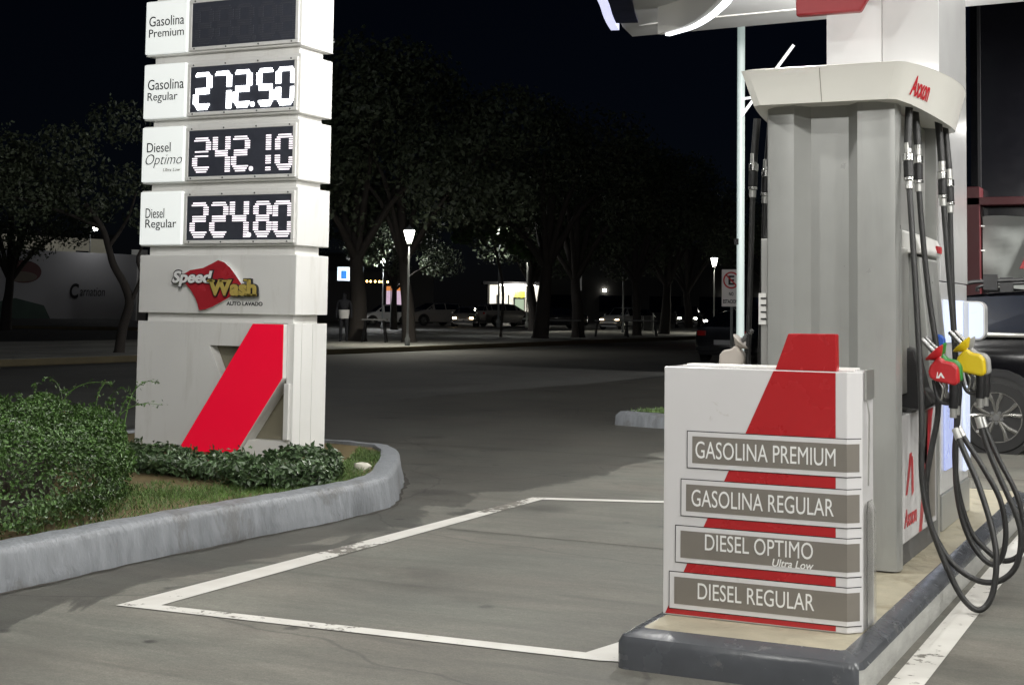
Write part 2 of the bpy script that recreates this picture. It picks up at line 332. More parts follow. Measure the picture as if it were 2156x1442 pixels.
        if parent is not None:
            o.parent = parent
            ORIG[o.name] = off if not local else Vector((0, 0, 0))
        elif loc is not None: o.location = loc; ORIG[o.name] = Vector(loc)
        else: ORIG[o.name] = Vector((0, 0, 0))
        if bevel:
            b = o.modifiers.new('bevel', 'BEVEL'); b.width = bevel; b.segments = seg; b.limit_method = 'ANGLE'; b.angle_limit = R(35)
            b.harden_normals = False
        return o
def struct(o): o['kind'] = 'structure'; return o
def tag(o, label, cat, group=None):
    o['label'] = label; o['category'] = cat
    if group: o['group'] = group
    return o
def np_mesh(name, verts, faces, mat, parent=None, smooth=False):
    me = bpy.data.meshes.new(name); me.from_pydata(verts.tolist(), [], faces.tolist()); me.materials.append(mat); me.update()
    o = bpy.data.objects.new(name, me); COL.objects.link(o)
    if parent is not None: o.parent = parent
    ORIG[o.name] = Vector((0, 0, 0)); return o
def copy_tree(o, parent=None):
    c = o.copy(); COL.objects.link(c)
    if parent is not None: c.parent = parent
    for ch in list(o.children): copy_tree(ch, c)
    return c
_tc = {}
def text_geo(body, weight=0.0, shear=0.0, extrude=0.0, space=1.0):
    k = (body, weight, shear, extrude, space)
    if k in _tc: return _tc[k]
    cu = bpy.data.curves.new('lettering', 'FONT'); cu.body = body; cu.size = 1; cu.offset = weight; cu.shear = shear; cu.extrude = extrude; cu.resolution_u = 4; cu.space_character = space
    ob = bpy.data.objects.new('lettering', cu); COL.objects.link(ob)
    dg = bpy.context.evaluated_depsgraph_get(); ev = ob.evaluated_get(dg); me = ev.to_mesh()
    v = [tuple(p.co) for p in me.vertices]; f = [tuple(p.vertices) for p in me.polygons]
    ev.to_mesh_clear(); bpy.data.objects.remove(ob); bpy.data.curves.remove(cu)
    _tc[k] = (v, f); return v, f
def text_fit(mb, body, x0, x1, z0, z1, fn, weight=0.0, shear=0.0, thick=0.002, mi=0, space=1.0):
    """lettering stretched into the box x0..x1, z0..z1; fn(a, b, d) maps it into the scene (d = depth towards the reader)"""
    v, f = text_geo(body, weight, shear, 0.5, space)
    xs = [p[0] for p in v]; ys = [p[1] for p in v]
    ax, bx, ay, by = min(xs), max(xs), min(ys), max(ys)
    vv = [(x0 + (p[0] - ax) / (bx - ax) * (x1 - x0), z0 + (p[1] - ay) / (by - ay) * (z1 - z0), (p[2] + 0.5) * thick) for p in v]
    mb.add(vv, f, fn, mi); return mb

# ------------------------------------------------------------------ ground, road, lot
struct(MB().quad([(-600, -300, -0.02), (400, -300, -0.02), (400, 900, -0.02), (-600, 900, -0.02)]).build('ground', M['groundfar']))
struct(MB().quad([(-22.6, -60, -0.012), (-10.6, -60, -0.012), (-10.6, 400, -0.012), (-22.6, 400, -0.012)]).build('road', M['asphalt']))
lotp = [(-10.9, -30), (30, -30), (30, 60), (-10.2, 60), (-10.3, 28), (-11.0, 21), (-11.2, 17.5)]
struct(MB().quad([(x, y, 0) for x, y in lotp]).build('forecourt', M['lot']))
# far sidewalk with its kerb
def kerb_sheet(name, poly, z, topm, sidem, bev=0.03):
    return struct(MB().prism(poly, 'z', -0.02, z, 1, 1, 0).build(name, [topm, sidem], bevel=bev))
kerb_sheet('sidewalk', [(-24.2, -40), (-23.9, 15), (-23.2, 28), (-22.7, 40), (-22.5, 60), (-22.5, 300), (-32.5, 300), (-32.5, 60), (-33.0, 36), (-34.5, 24), (-36, -40)], 0.15, M['sidewalk'], M['kerbyellow'])
kerb_sheet('far_pavement', [(-62, 40), (-56.0, 54.3), (-48.9, 57.8), (-52, 66), (-85, 94), (-100, 80)], 0.16, M['groundfar'], M['kerbyellow'])
# faint lane line and joints on the forecourt
mb = MB()
for x0, y0, x1, y1, w in ((-4.4, 8.2, -2.2, 8.15, 0.006), (-9.5, 13.0, -1.2, 13.1, 0.014), (-9.5, 17.0, -6.6, 17.0, 0.01)):
    d = Vector((x1 - x0, y1 - y0)).normalized() * w; nx, ny = -d.y, d.x
    mb.quad([(x0 - nx, y0 - ny, 0.003), (x1 - nx, y1 - ny, 0.003), (x1 + nx, y1 + ny, 0.003), (x0 + nx, y0 + ny, 0.003)])
struct(mb.build('forecourt_joint', pm('dark_joint_filler', (0.05, 0.047, 0.04), 0.8)))
# painted bay outline and pump-side line
def strip(pts, name, z=0.004):
    return struct(MB().quad([(x, y, z) for x, y in pts]).build(name, M['roadpaint']))
strip([(-4.61, 5.355), (-2.235, 5.47), (-2.33, 5.57), (-4.43, 5.46)], 'bay_line')
strip([(-4.61, 5.355), (-4.43, 5.46), (-4.455, 9.785), (-4.565, 9.86)], 'bay_line')
strip([(-4.565, 9.86), (-4.455, 9.785), (-2.14, 10.61), (-2.14, 10.72)], 'bay_line')
strip([(-2.33, 5.57), (-2.235, 5.47), (-2.135, 5.50), (-2.135, 9.5), (-2.28, 9.5), (-2.28, 5.8)], 'bay_line')
strip([(-1.12, 3.0), (-0.995, 3.0), (-1.01, 12.0), (-1.135, 12.0)], 'pump_line')

# ------------------------------------------------------------------ pump island
ISX0, ISX1, ISY0, ISY1 = -2.135, -1.165, 5.40, 11.05
def rrect(x0, x1, y0, y1, r, n=5, rs=None):
    out = []; rs = rs or (r, r, r, r)
    for (cx, cy, a0), q in zip((((x1), (y1), 0), ((x0), (y1), 90), ((x0), (y0), 180), ((x1), (y0), 270)), rs):
        sx = -1 if cx == x1 else 1; sy = -1 if cy == y1 else 1
        for k in range(n + 1):
            a = R(a0 + 90 * k / n); out.append((cx + sx * q + q * math.cos(a), cy + sy * q + q * math.sin(a)))
    return out
isl = thing('pump_island', 'raised tan concrete pump island with dark grey painted kerb', 'island', ((ISX0 + ISX1) / 2, 8, 0))
def ring(off, z, r=0.05): return [(x, y, z) for x, y in rrect(ISX0 + off, ISX1 - off, ISY0 + off, ISY1 - off, max(0.02, r - off * 0.3), 4)]
mb = MB(); mb.loft([ring(0, -0.02), ring(0.0, 0.10), ring(0.012, 0.125), ring(0.075, 0.152), ring(0.085, 0.150)], 0, True, False)
# the pump-lane side is bare worn concrete below the painted edge
for i, q in enumerate(mb.f):
    c = sum((Vector(mb.v[k]) for k in q), Vector()) / len(q)
    if c.x > ISX1 - 0.01 and c.z < 0.10: mb.m[i] = 1
mb.build('kerb', [M['paint_island'], M['island_side']], isl, smooth=40)
MB().quad(ring(0.083, 0.150)).build('slab', M['tan'], isl)

# ------------------------------------------------------------------ fuel list board on the island
BX0, BX1, BCX, BY0, BYC, BY1, BZ0, BZ1 = -2.065, -1.300, -1.252, 5.76, 5.815, 6.02, 0.152, 1.172
bs = thing('fuel_list_board', 'white boxy board listing four fuels in taupe bars with red stripe and fin', 'sign board', (-1.66, 5.9, 0.15))
plan = [(BX0, BY0), (BX1, BY0), (BCX, BYC), (BCX, BY1), (BX0, BY1)]
MB().prism(plan, 'z', BZ0, BZ1).build('cabinet', M['whitegloss'], bs, bevel=0.004)
mb = MB(); mb.box(BX0 + 0.05, BCX - 0.04, BY0 + 0.09, BY0 + 0.105, BZ1 + 0.0005, BZ1 + 0.006); mb.box(BX0 + 0.04, BCX - 0.05, BY0 + 0.17, BY1 - 0.01, BZ1 + 0.0005, BZ1 + 0.009)
mb.build('lid', M['white'], bs, bevel=0.003)
def stx(z): return -1.713 - (0.912 - z) * 0.452
mb = MB(); mb.quad([(stx(0.158), BY0 - 0.0015, 0.158), (-1.345, BY0 - 0.0015, 0.158), (-1.345, BY0 - 0.0015, 1.168), (stx(1.168), BY0 - 0.0015, 1.168)])
mb.build('stripe', M['red'], bs)
MB().prism([(-1.592, BZ1), (-1.342, BZ1), (-1.344, 1.322), (-1.538, 1.320)], 'y', BY0 + 0.002, BY0 + 0.05).build('fin', M['red'], bs, bevel=0.004)
def wrap(a, b, d):
    """board front, then round the chamfered corner; d is the height off the surface"""
    if a <= BX1: return (a, BY0 - d, b)
    t = a - BX1; u = Vector((BCX - BX1, BYC - BY0)).normalized(); return (BX1 + u.x * t + u.y * d, BY0 + u.y * t - u.x * d, b)
def wband(mb, x0, x1, z0, z1, d):
    xs = [x0, BX1, x1] if x1 > BX1 else [x0, x1]
    for a, b in zip(xs, xs[1:]):
        mb.quad([wrap(a, z0, d), wrap(b, z0, d), wrap(b, z1, d), wrap(a, z1, d)])
    return mb
WR = BX1 + 0.066
for (x0, z0, z1, words) in ((-1.963, 0.757, 0.911, [('GASOLINA PREMIUM', -1.925, -1.345, 0.800, 0.870, 0, 0)]),
                            (-1.989, 0.559, 0.713, [('GASOLINA REGULAR', -1.941, -1.352, 0.603, 0.672, 0, 0)]),
                            (-2.012, 0.368, 0.522, [('DIESEL OPTIMO', -1.882, -1.435, 0.428, 0.494, 0, 0), ('Ultra Low', -1.600, -1.432, 0.388, 0.419, 0.25, 0.012)]),
                            (-2.038, 0.178, 0.332, [('DIESEL REGULAR', -1.912, -1.430, 0.228, 0.294, 0, 0)])):
    pl = wband(MB(), x0 + 0.024, WR - 0.010, z0 + 0.022, z1 - 0.022, 0.0045).build('fuel_plaque', M['plaque'], bs)
    wband(MB(), x0, WR, z0, z1, 0.0025).build('outline', M['outline'], pl)
    wband(MB(), x0 + 0.0035, WR - 0.0005, z0 + 0.0035, z1 - 0.0035, 0.0035).build('border', M['whitegloss'], pl)
    mb = MB()
    for body, a, b, c, d, sh, wt in words: text_fit(mb, body, a, b, c, d, lambda p, q, r: (p, BY0 - 0.005 - r, q), wt, sh, 0.001)
    mb.build('lettering', M['letterwhite'], pl)
# clear leaflet pocket on the pump side
mb = MB(); mb.prism([(5.83, 0.16), (6.0, 0.16), (6.0, 0.60), (5.93, 0.66), (5.85, 0.66), (5.83, 0.62)], 'x', BCX + 0.012, BCX + 0.016)
mb.build('leaflet_pocket', M['acrylic'], bs, bevel=0.001)
mb = MB(); mb.prism([(5.84, 1.06), (5.99, 1.06), (5.99, 1.18), (5.84, 1.18)], 'x', BCX + 0.002, BCX + 0.012)
mb.tube([(BCX + 0.012, 5.85, 1.06), (BCX + 0.02, 5.85, 1.0), (BCX + 0.014, 5.86, 0.72)], 0.004, 6)
mb.build('corner_clip', M['alu'], bs, bevel=0.002)

# ------------------------------------------------------------------ fuel dispenser
DX0, DX1, DY0, DY1, DZ0, DZ1 = -2.040, -1.375, 7.20, 8.42, 0.152, 2.47
fd = thing('fuel_dispenser', 'tall grey fuel dispenser with white overhanging cornice and fluted end panel', 'fuel dispenser', (-1.7, 7.8, 0.15))
endp = [(-2.040, 7.235), (-2.028, 7.205), (-1.995, 7.198), (-1.905, 7.200), (-1.893, 7.200), (-1.826, 7.285), (-1.634, 7.285), (-1.572, 7.200), (-1.420, 7.197), (-1.388, 7.204), (-1.376, 7.235), (-1.376, 7.30), (-2.040, 7.30)]
MB().prism(endp, 'z', DZ0 + 0.006, DZ1).build('end_panel', M['grey'], fd, smooth=28)
far = [(x, 15.62 - y) for x, y in endp]
MB().prism(far, 'z', DZ0 + 0.006, DZ1).build('end_panel', M['grey'], fd, smooth=28)
MB().box(-1.955, -1.455, 7.302, 8.318, 0.20, DZ1 - 0.005).build('core', M['grey'], fd)
MB().box(-2.00, -1.40, 7.302, 8.318, DZ0, 0.262).build('plinth', M['greydark'], fd)
for sx in (1, -1):
    X = (lambda a: a) if sx == 1 else (lambda a: -3.415 - a)
    fx = lambda a0, a1: (min(X(a0), X(a1)), max(X(a0), X(a1)))
    a, b = fx(-1.452, -1.384)
    lp = MB().box(a, b, 7.304, 8.316, 0.268, 0.90).build('lower_panel', M['whitegloss'], fd, bevel=0.004)
    if sx == 1:
        xs = -1.3825
        mb = MB()
        mb.quad([(xs, 7.78, 0.272), (xs, 7.86, 0.272), (xs, 8.22, 0.896), (xs, 8.05, 0.896)], 0)
        mb.quad([(xs, 7.42, 0.50), (xs, 7.47, 0.50), (xs, 7.60, 0.70), (xs, 7.53, 0.70)], 0); mb.quad([(xs, 7.58, 0.48), (xs, 7.64, 0.50), (xs, 7.62, 0.68), (xs, 7.57, 0.68)], 0)
        text_fit(mb, 'Axxon', 7.38, 7.72, 0.34, 0.43, lambda p, q, r: (xs + r, p, q), 0.02, 0.25, 0.001, 0)
        mb.quad([(xs, 7.95, 0.62), (xs, 8.02, 0.56), (xs, 8.06, 0.896), (xs, 7.97, 0.896)], 1)
        mb.quad([(xs, 7.95, 0.30), (xs, 8.28, 0.30), (xs, 8.28, 0.70), (xs, 8.12, 0.70)], 1)
        mb.build('emblem', [M['letterred'], M['plaque']], lp)
    a, b = fx(-1.454, -1.435)
    MB().box(a, b, 7.304, 8.316, 0.905, DZ1 - 0.03).build('side_panel', M['grey'], fd, bevel=0.003)
    # sloping service panel with the display hood above it
    mb = MB(); mb.prism([(X(-1.434), 0.99), (X(-1.300), 0.99), (X(-1.315), 1.25), (X(-1.360), 1.70), (X(-1.434), 1.72)], 'y', 7.72, 8.24)
    mb.build('service_panel', M['grey'], fd, bevel=0.008)
    mb = MB(); mb.prism([(X(-1.434), 1.722), (X(-1.345), 1.715), (X(-1.335), 1.74), (X(-1.36), 1.81), (X(-1.434), 1.84)], 'y', 7.60, 8.27)
    hd = mb.build('display_hood', M['white'], fd, bevel=0.008)
    a, b = fx(-1.344, -1.333)
    MB().box(a, b, 8.10, 8.24, 1.737, 1.775).build('badge', M['letterred'], hd)
    a, b = fx(-1.434, -1.40)
    MB().box(a, b, 7.34, 7.62, 1.0, 1.74).build('keypad_panel', M['alu'], fd, bevel=0.006)
    mb = MB(); mb.lathe([(0.001, 0), (0.014, 0), (0.014, 0.006), (0.001, 0.006)], (X(-1.388) if sx == 1 else X(-1.388) - 0.006, 7.245, 1.70), 'x', 12)
    mb.build('lock', M['blackplastic'], fd)
    for k, (ya, yb) in enumerate(((7.56, 7.74), (7.92, 8.14))):
        mb = MB(); mb.prism([(X(-1.434), 0.93), (X(-1.315), 0.915), (X(-1.262), 0.95), (X(-1.315), 1.03), (X(-1.36), 1.22), (X(-1.434), 1.24)], 'y', ya, yb)
        mb.build('nozzle_boot', M['blackplastic'], fd, bevel=0.012)
mb = MB(); mb.box(-2.078, -2.042, 7.25, 7.29, 0.30, 1.78); mb.build('edge_trim', M['alu'], fd, bevel=0.004)
mb = MB(); mb.box(-2.086, -2.046, 7.238, 7.249, 1.34, 1.50)
ven = mb.build('vent_plate', M['white'], fd)
for k in range(4): MB().box(-2.074, -2.046, 7.234, 7.2375, 1.365 + k * 0.035, 1.373 + k * 0.035).build('slot', M['outline'], ven)
# cornice: straight ends, bowed long sides, walls leaning out towards the top
def cornice_ring(inset, z, zb=0.0, cap=0.0):
    pts = []
    x0, x1, y0, y1 = -2.117 + inset, -1.300 - inset, 6.99 + inset, 8.63 - inset
    n = 14
    for k in range(n + 1):   # right bow, front to back
        t = k / n; bow = math.sin(math.pi * t) ** 0.75 * 0.135
        pts.append((x1 + bow, y0 + 0.03 + (y1 - y0 - 0.06) * t, z - zb * math.sin(math.pi * t)))
    pts.append((x1 - 0.04, y1, z)); pts.append((x0 + 0.04, y1, z))
    for k in range(n + 1):
        t = k / n; bow = math.sin(math.pi * t) ** 0.75 * 0.135
        pts.append((x0 - bow * 0.35, y1 - 0.03 - (y1 - y0 - 0.06) * t, z - zb * math.sin(math.pi * t)))
    pts.append((x0 + 0.04, y0, z)); pts.append((x1 - 0.04, y0, z))
    return pts
mb = MB(); mb.loft([cornice_ring(0.20, 2.455), cornice_ring(0.062, 2.445, 0.045), cornice_ring(0.052, 2.442, 0.05), cornice_ring(0.004, 2.607), cornice_ring(0.0, 2.615), cornice_ring(0.03, 2.622)], 0, True, True)
cn = mb.build('cornice', M['cream'], fd, smooth=35)
MB().prism([(7.0405, 2.445), (6.9930, 2.606), (7.000, 2.606), (7.05, 2.445)], 'x', -1.7135, -1.7105).build('seam', M['plaque'], cn)
def bowmap(p, q, r):
    # p: distance back from the front corner along the bow, q: height
    rg_b = cornice_ring(0.052, 2.442, 0.05); rg_t = cornice_ring(0.004, 2.607)
    k = max(0.0, min(13.999, p / 1.58 * 14)); i = int(k); fr = k - i
    lb = Vector(rg_b[i]).lerp(Vector(rg_b[i + 1]), fr); lt = Vector(rg_t[i]).lerp(Vector(rg_t[i + 1]), fr)
    s = lb.lerp(lt, q); tng = (Vector(rg_b[i + 1]) - Vector(rg_b[i])); nrm = Vector((tng.y, -tng.x, 0)).normalized()
    return tuple(s + nrm * (0.003 + r))
mb = MB(); text_fit(mb, 'Axxon', 0.085, 0.29, 0.22, 0.76, bowmap, 0.02, 0.22, 0.001)
mb.build('lettering', M['letterred'], cn)

# fuel hoses and nozzles
def smooth_path(pts, n=6):
    P = [Vector(p) for p in pts]; out = []
    for i in range(len(P) - 1):
        p0, p1, p2, p3 = P[max(i - 1, 0)], P[i], P[i + 1], P[min(i + 2, len(P) - 1)]
        for k in range(n):
            t = k / n; out.append(0.5 * ((2 * p1) + (p2 - p0) * t + (2 * p0 - 5 * p1 + 4 * p2 - p3) * t * t + (3 * p1 - p0 - 3 * p2 + p3) * t ** 3))
    out.append(P[-1]); return out
HG = 'fuel hoses hanging from the dispenser'
def hose(name_label, y, pts, zc, dy=0.0):
    """pts (x,z); zc: height of the breakaway coupling"""
    n = len(pts)
    path = smooth_path([p if len(p) == 3 else (p[0], y, p[1]) for p in pts])
    t = thing('fuel_hose', name_label, 'hose', tuple(path[0]), HG)
    MB().tube(path, 0.0145, 10).build('hose', M['black'], t, smooth=60)
    up = [p for p in path if p.z > zc - 0.02 and path.index(p) < len(path) * 0.5]
    MB().tube([p for p in path if p.z > zc + 0.08 and path.index(p) < len(path) * 0.5], 0.0195, 10).build('sleeve', M['black'], t, smooth=60)
    i0 = min(range(len(path) // 2), key=lambda i: abs(path[i].z - zc)); c = path[i0]
    ax = (path[i0 - 1] - path[i0 + 1]).normalized()
    def seg(a, b, r, m, nm): MB().tube([c + ax * a, c + ax * b], r, 14).build(nm, m, t, smooth=40, bevel=0.002)
    seg(0.07, 0.125, 0.0195, M['alu'], 'ferrule'); seg(0.03, 0.068, 0.026, M['steel'], 'coupling_nut'); seg(-0.055, 0.028, 0.024, M['blackplastic'], 'coupling_body'); seg(-0.072, -0.056, 0.0255, M['steel'], 'coupling_ring'); seg(-0.115, -0.074, 0.0185, M['alu'], 'ferrule')
    e = path[-1]; ed = (path[-1] - path[-2]).normalized()
    MB().tube([e - ed * 0.05, e + ed * 0.005], 0.018, 12).build('swivel', M['alu'], t, smooth=40)
    return t
hA = [(-1.34, 7.34, 2.492), (-1.342, 7.3, 2.257), (-1.331, 7.261, 2.064), (-1.311, 7.224, 1.826), (-1.285, 7.192, 1.453), (-1.263, 7.164, 1.088), (-1.254, 7.143, 0.862), (-1.252, 7.128, 0.638), (-1.221, 7.121, 0.44), (-1.146, 7.121, 0.235), (-1.072, 7.128, 0.085), (-0.999, 7.143, 0.027), (-0.942, 7.164, 0.092), (-0.923, 7.192, 0.254), (-0.948, 7.224, 0.402), (-1.012, 7.261, 0.595), (-1.083, 7.3, 0.746), (-1.128, 7.34, 0.843)]
hB = [(-1.349, 7.52, 2.463), (-1.334, 7.517, 2.28), (-1.329, 7.514, 2.06), (-1.305, 7.51, 1.744), (-1.275, 7.508, 1.456), (-1.237, 7.505, 1.171), (-1.238, 7.503, 0.91), (-1.268, 7.502, 0.743), (-1.297, 7.501, 0.552), (-1.284, 7.5, 0.388), (-1.241, 7.5, 0.274), (-1.161, 7.501, 0.164), (-1.048, 7.502, 0.1), (-0.948, 7.503, 0.109), (-0.871, 7.505, 0.189), (-0.848, 7.508, 0.328), (-0.873, 7.51, 0.441), (-0.946, 7.514, 0.608), (-1.005, 7.517, 0.756), (-1.046, 7.52, 0.894)]
hC = [(-1.297, 7.92, 2.443), (-1.279, 7.916, 2.22), (-1.272, 7.912, 2.016), (-1.248, 7.909, 1.661), (-1.221, 7.906, 1.31), (-1.207, 7.903, 0.937), (-1.214, 7.902, 0.689), (-1.213, 7.9, 0.516), (-1.185, 7.9, 0.346), (-1.127, 7.9, 0.204), (-1.045, 7.902, 0.121), (-0.99, 7.903, 0.154), (-0.967, 7.906, 0.289), (-0.996, 7.909, 0.456), (-1.078, 7.912, 0.61), (-1.161, 7.916, 0.74), (-1.202, 7.92, 0.811)]
hD = [(-1.297, 8.12, 2.443), (-1.276, 8.116, 2.213), (-1.269, 8.112, 2.03), (-1.262, 8.109, 1.667), (-1.252, 8.106, 1.359), (-1.23, 8.103, 0.925), (-1.25, 8.102, 0.67), (-1.234, 8.1, 0.469), (-1.179, 8.1, 0.272), (-1.107, 8.1, 0.177), (-1.011, 8.102, 0.111), (-0.92, 8.103, 0.155), (-0.901, 8.106, 0.292), (-0.937, 8.109, 0.463), (-1.021, 8.112, 0.632), (-1.08, 8.116, 0.767), (-1.11, 8.12, 0.853)]
hose('nearest black hose with the lowest loop touching the white pump line', 7.12, hA, 2.14)
hose('black hose whose wide loop swings farthest right past the island kerb', 7.50, hB, 2.16)
hose('black hose with narrow loop hanging down under the green nozzle', 7.90, hC, 2.09)
hose('rearmost black hose looping beside the backlit white column', 8.10, hD, 2.07)
hose('outer black hose on the left flank of the dispenser beside the pole', 7.60, [(-2.200, 2.45), (-2.217, 2.245), (-2.224, 2.064), (-2.248, 1.139), (-2.26, 0.7), (-2.30, 0.4), (-2.38, 0.3), (-2.44, 0.42), (-2.42, 0.7), (-2.37, 0.95)], 2.13)
hose('inner black hose on the left flank tight against the grey trim', 7.66, [(-2.140, 2.45), (-2.160, 2.217), (-2.172, 2.037), (-2.198, 1.14), (-2.21, 0.7), (-2.25, 0.45), (-2.32, 0.36), (-2.37, 0.48), (-2.35, 0.7), (-2.30, 0.95)], 2.11)
NG = 'nozzles resting in the dispenser boots'
def nozzle(label, loc, cover, flange, flip=1, logo=False, tilt=0.0):
    t = thing('fuel_nozzle', label, 'nozzle', (0, 0, 0), NG); s = 0.000426
    P = lambda x, y: (flip * (x - 620) * s, -(y - 760) * s)
    out = [(440, 760), (465, 690), (540, 605), (580, 592), (612, 636), (720, 652), (775, 715), (785, 880), (745, 918), (520, 872), (455, 830)]
    mb = MB(); mb.prism([P(*q) for q in out], 'y', -0.034, 0.034)
    b = mb.build('grip_cover', cover, t, bevel=0.014, seg=3, local=True, smooth=60)
    if logo:
        mb = MB(); mb.prism([P(545, 835), P(590, 765), P(632, 835), P(605, 830), P(588, 800), P(570, 838)], 'y', -0.0365, -0.0345)
        mb.prism([P(536, 838), P(548, 765), P(556, 765), P(550, 838)], 'y', -0.0365, -0.0345)
        mb.build('mark', M['letterwhite'], b, local=True)
    a = P(565, 610); c = P(360, 390)
    mb = MB(); mb.tube([(a[0], 0, a[1]), (c[0], 0, c[1])], 0.0115, 12)
    for k in range(7):
        f = 0.30 + k * 0.1; q = (a[0] + (c[0] - a[0]) * f, 0, a[1] + (c[1] - a[1]) * f); e = (a[0] + (c[0] - a[0]) * (f + 0.045), 0, a[1] + (c[1] - a[1]) * (f + 0.045))
        mb.tube([q, e], 0.0145, 12)
    mb.build('spout', M['spout'], t, local=True, smooth=40)
    d = (Vector((c[0], 0, c[1])) - Vector((a[0], 0, a[1]))).normalized(); o = Vector((a[0], 0, a[1])) + d * 0.035
    mb = MB(); mb.tube([o - d * 0.03, o - d * 0.004, o + d * 0.004, o + d * 0.008], [0.018, 0.05, 0.058, 0.056], 16); mb.build('splash_guard', flange, t, local=True, smooth=50)
    g = [P(722, 890), P(722, 1050), P(712, 1180)]
    MB().tube([(x, 0, z) for x, z in g], [0.023, 0.024, 0.022], 12).build('handle', M['blackplastic'], t, local=True, smooth=50)
    g = [P(490, 860), P(510, 980), P(545, 1080), P(600, 1125), P(690, 1130)]
    MB().tube(smooth_path([(x, 0, z) for x, z in g], 4), 0.009, 8).build('trigger_guard', M['blackplastic'], t, local=True, smooth=50)
    g = [P(560, 880), P(600, 960), P(585, 1060), P(565, 1110)]
    MB().tube(smooth_path([(x, 0, z) for x, z in g], 4), 0.007, 8).build('trigger', M['steel'], t, local=True, smooth=50)
    g = [P(712, 1180), P(712, 1290)]
    MB().tube([(x, 0, z) for x, z in g], 0.017, 12).build('swivel', M['alu'], t, local=True, smooth=50)
    t.location = loc; t.rotation_euler = (0, R(tilt), 0); return t
nozzle('green nozzle directly behind the red one on the dispenser', (-1.186, 7.50, 1.132), M['greencover'], M['greencover'], 1)
nozzle('red nozzle with white triangle mark, nearest in its boot', (-1.190, 7.42, 1.122), M['redcover'], M['redcover'], 1, True)
nozzle('yellow nozzle above the car wheel in the second boot', (-1.108, 7.75, 1.158), M['yellowcover'], M['yellowcover'], 1)
nozzle('grey nozzle half hidden behind the yellow one', (-1.098, 7.86, 1.160), M['greycover'], M['greycover'], 1)
nozzle('white nozzle on the left flank of the dispenser under the two hoses', (-2.335, 7.60, 1.150), M['whitecover'], M['whitecover'], -1)
nozzle('blue sleeved nozzle deep in the far boot behind the red one', (-1.330, 8.02, 1.262), M['bluecover'], M['blackplastic'], 1).scale = (0.7, 0.7, 0.7)

# ------------------------------------------------------------------ canopy column with its backlit cabinet
CX0, CX1, CY0, CY1 = -2.085, -1.418, 8.70, 9.75
co = thing('canopy_column', 'square white clad canopy column behind the fuel dispenser with blue lit panels', 'column', (-1.75, 9.2, 0.15))
mb = MB(); mb.box(CX0, -1.7525, CY0, CY1, 1.60, 4.79); mb.box(-1.7485, CX1, CY0, CY1, 1.60, 4.79); mb.box(-1.7525, -1.7485, CY0 + 0.01, CY1 - 0.01, 1.60, 4.79)
mb.build('cladding', M['cladding'], co, bevel=0.004)
MB().box(CX0 + 0.004, CX1 - 0.004, CY0 + 0.004, CY1 - 0.004, 0.36, 1.595).build('lower_cladding', M['cladding'], co, bevel=0.006)
MB().box(CX0 - 0.004, CX1 + 0.004, CY0 - 0.004, CY1 + 0.004, 0.1525, 0.358).build('base_band', M['grey'], co, bevel=0.004)
MB().box(CX1 - 0.003, CX1 + 0.012, 8.80, 9.70, 1.235, 1.49).build('backlit_panel', M['whitelit'], co, bevel=0.004)
MB().box(CX1 - 0.003, CX1 + 0.010, 8.80, 9.12, 0.49, 1.05).build('backlit_panel', M['bluelit'], co, bevel=0.004)
MB().box(CX1 - 0.003, CX1 + 0.016, 9.52, 9.72, 0.42, 0.95).build('backlit_panel', M['whitelit'], co, bevel=0.004)
ls = thing('card_terminal', 'rounded white glowing box sticking out from the column above the wheel', 'terminal', (-1.33, 9.5, 1.25))
MB().prism(rrect(-1.404, -1.272, 1.245, 1.488, 0.04, 5, (0.045, 0.01, 0.01, 0.045)), 'y', 9.46, 9.60).build('housing', M['cladding'], ls, bevel=0.008)
MB().prism(rrect(-1.368, -1.282, 1.256, 1.478, 0.035, 5, (0.035, 0.005, 0.005, 0.035)), 'y', 9.452, 9.459).build('lit_face', M['whitelit'], ls)
# red hanging sign box in front of the column
rb = thing('red_sign_box', 'plain red box hanging high in front of the white column', 'sign', (-1.96, 8.25, 3.07))
MB().prism([(-2.135, 3.115), (-1.765, 3.115), (-1.50, 3.56), (-2.15, 3.56)], 'y', 8.16, 8.22).build('box', pm('dark_red_sign_film', (0.20, 0.012, 0.016), 0.35), rb, bevel=0.012)
MB().box(-2.02, -1.86, 8.222, 8.698, 3.35, 3.45).build('bracket', M['alu'], rb)
mb = MB()

# ------------------------------------------------------------------ canopy
cz = 4.80
cp = thing('station_canopy', 'flat grey canopy over the pumps with curved glowing white edge strips', 'canopy', (0, 6, cz))
left = [(-6.44, 16.71), (-6.33, 16.1), (-6.12, 15.35), (-5.83, 14.45), (-5.55, 13.3), (-5.35, 12), (-5.2, 10), (-5.2, 6), (-5.3, 2), (-5.4, -6)]
outer = left + [(11, -6), (11, 15.4), (-1.77, 16.37), (-3.9, 16.52)]
MB().prism(outer, 'z', cz, cz + 0.7).build('roof_deck', M['soffit'], cp)
mb = MB()
for k, yy in enumerate((3.0, 6.0, 9.0, 12.0, 14.9)): mb.box(-5.0, 10.8, yy, yy + 0.02, cz - 0.004, cz - 0.0005)
mb.build('panel_joint', M['greydark'], cp)
mb = MB(); mb.prism([(-6.10, 16.05), (-5.72, 15.94), (-1.75, 15.64), (-1.75, 15.70), (-5.72, 16.00), (-6.10, 16.11)], 'z', cz - 0.012, cz - 0.0005)
mb.build('soffit_trim', M['white'], cp)
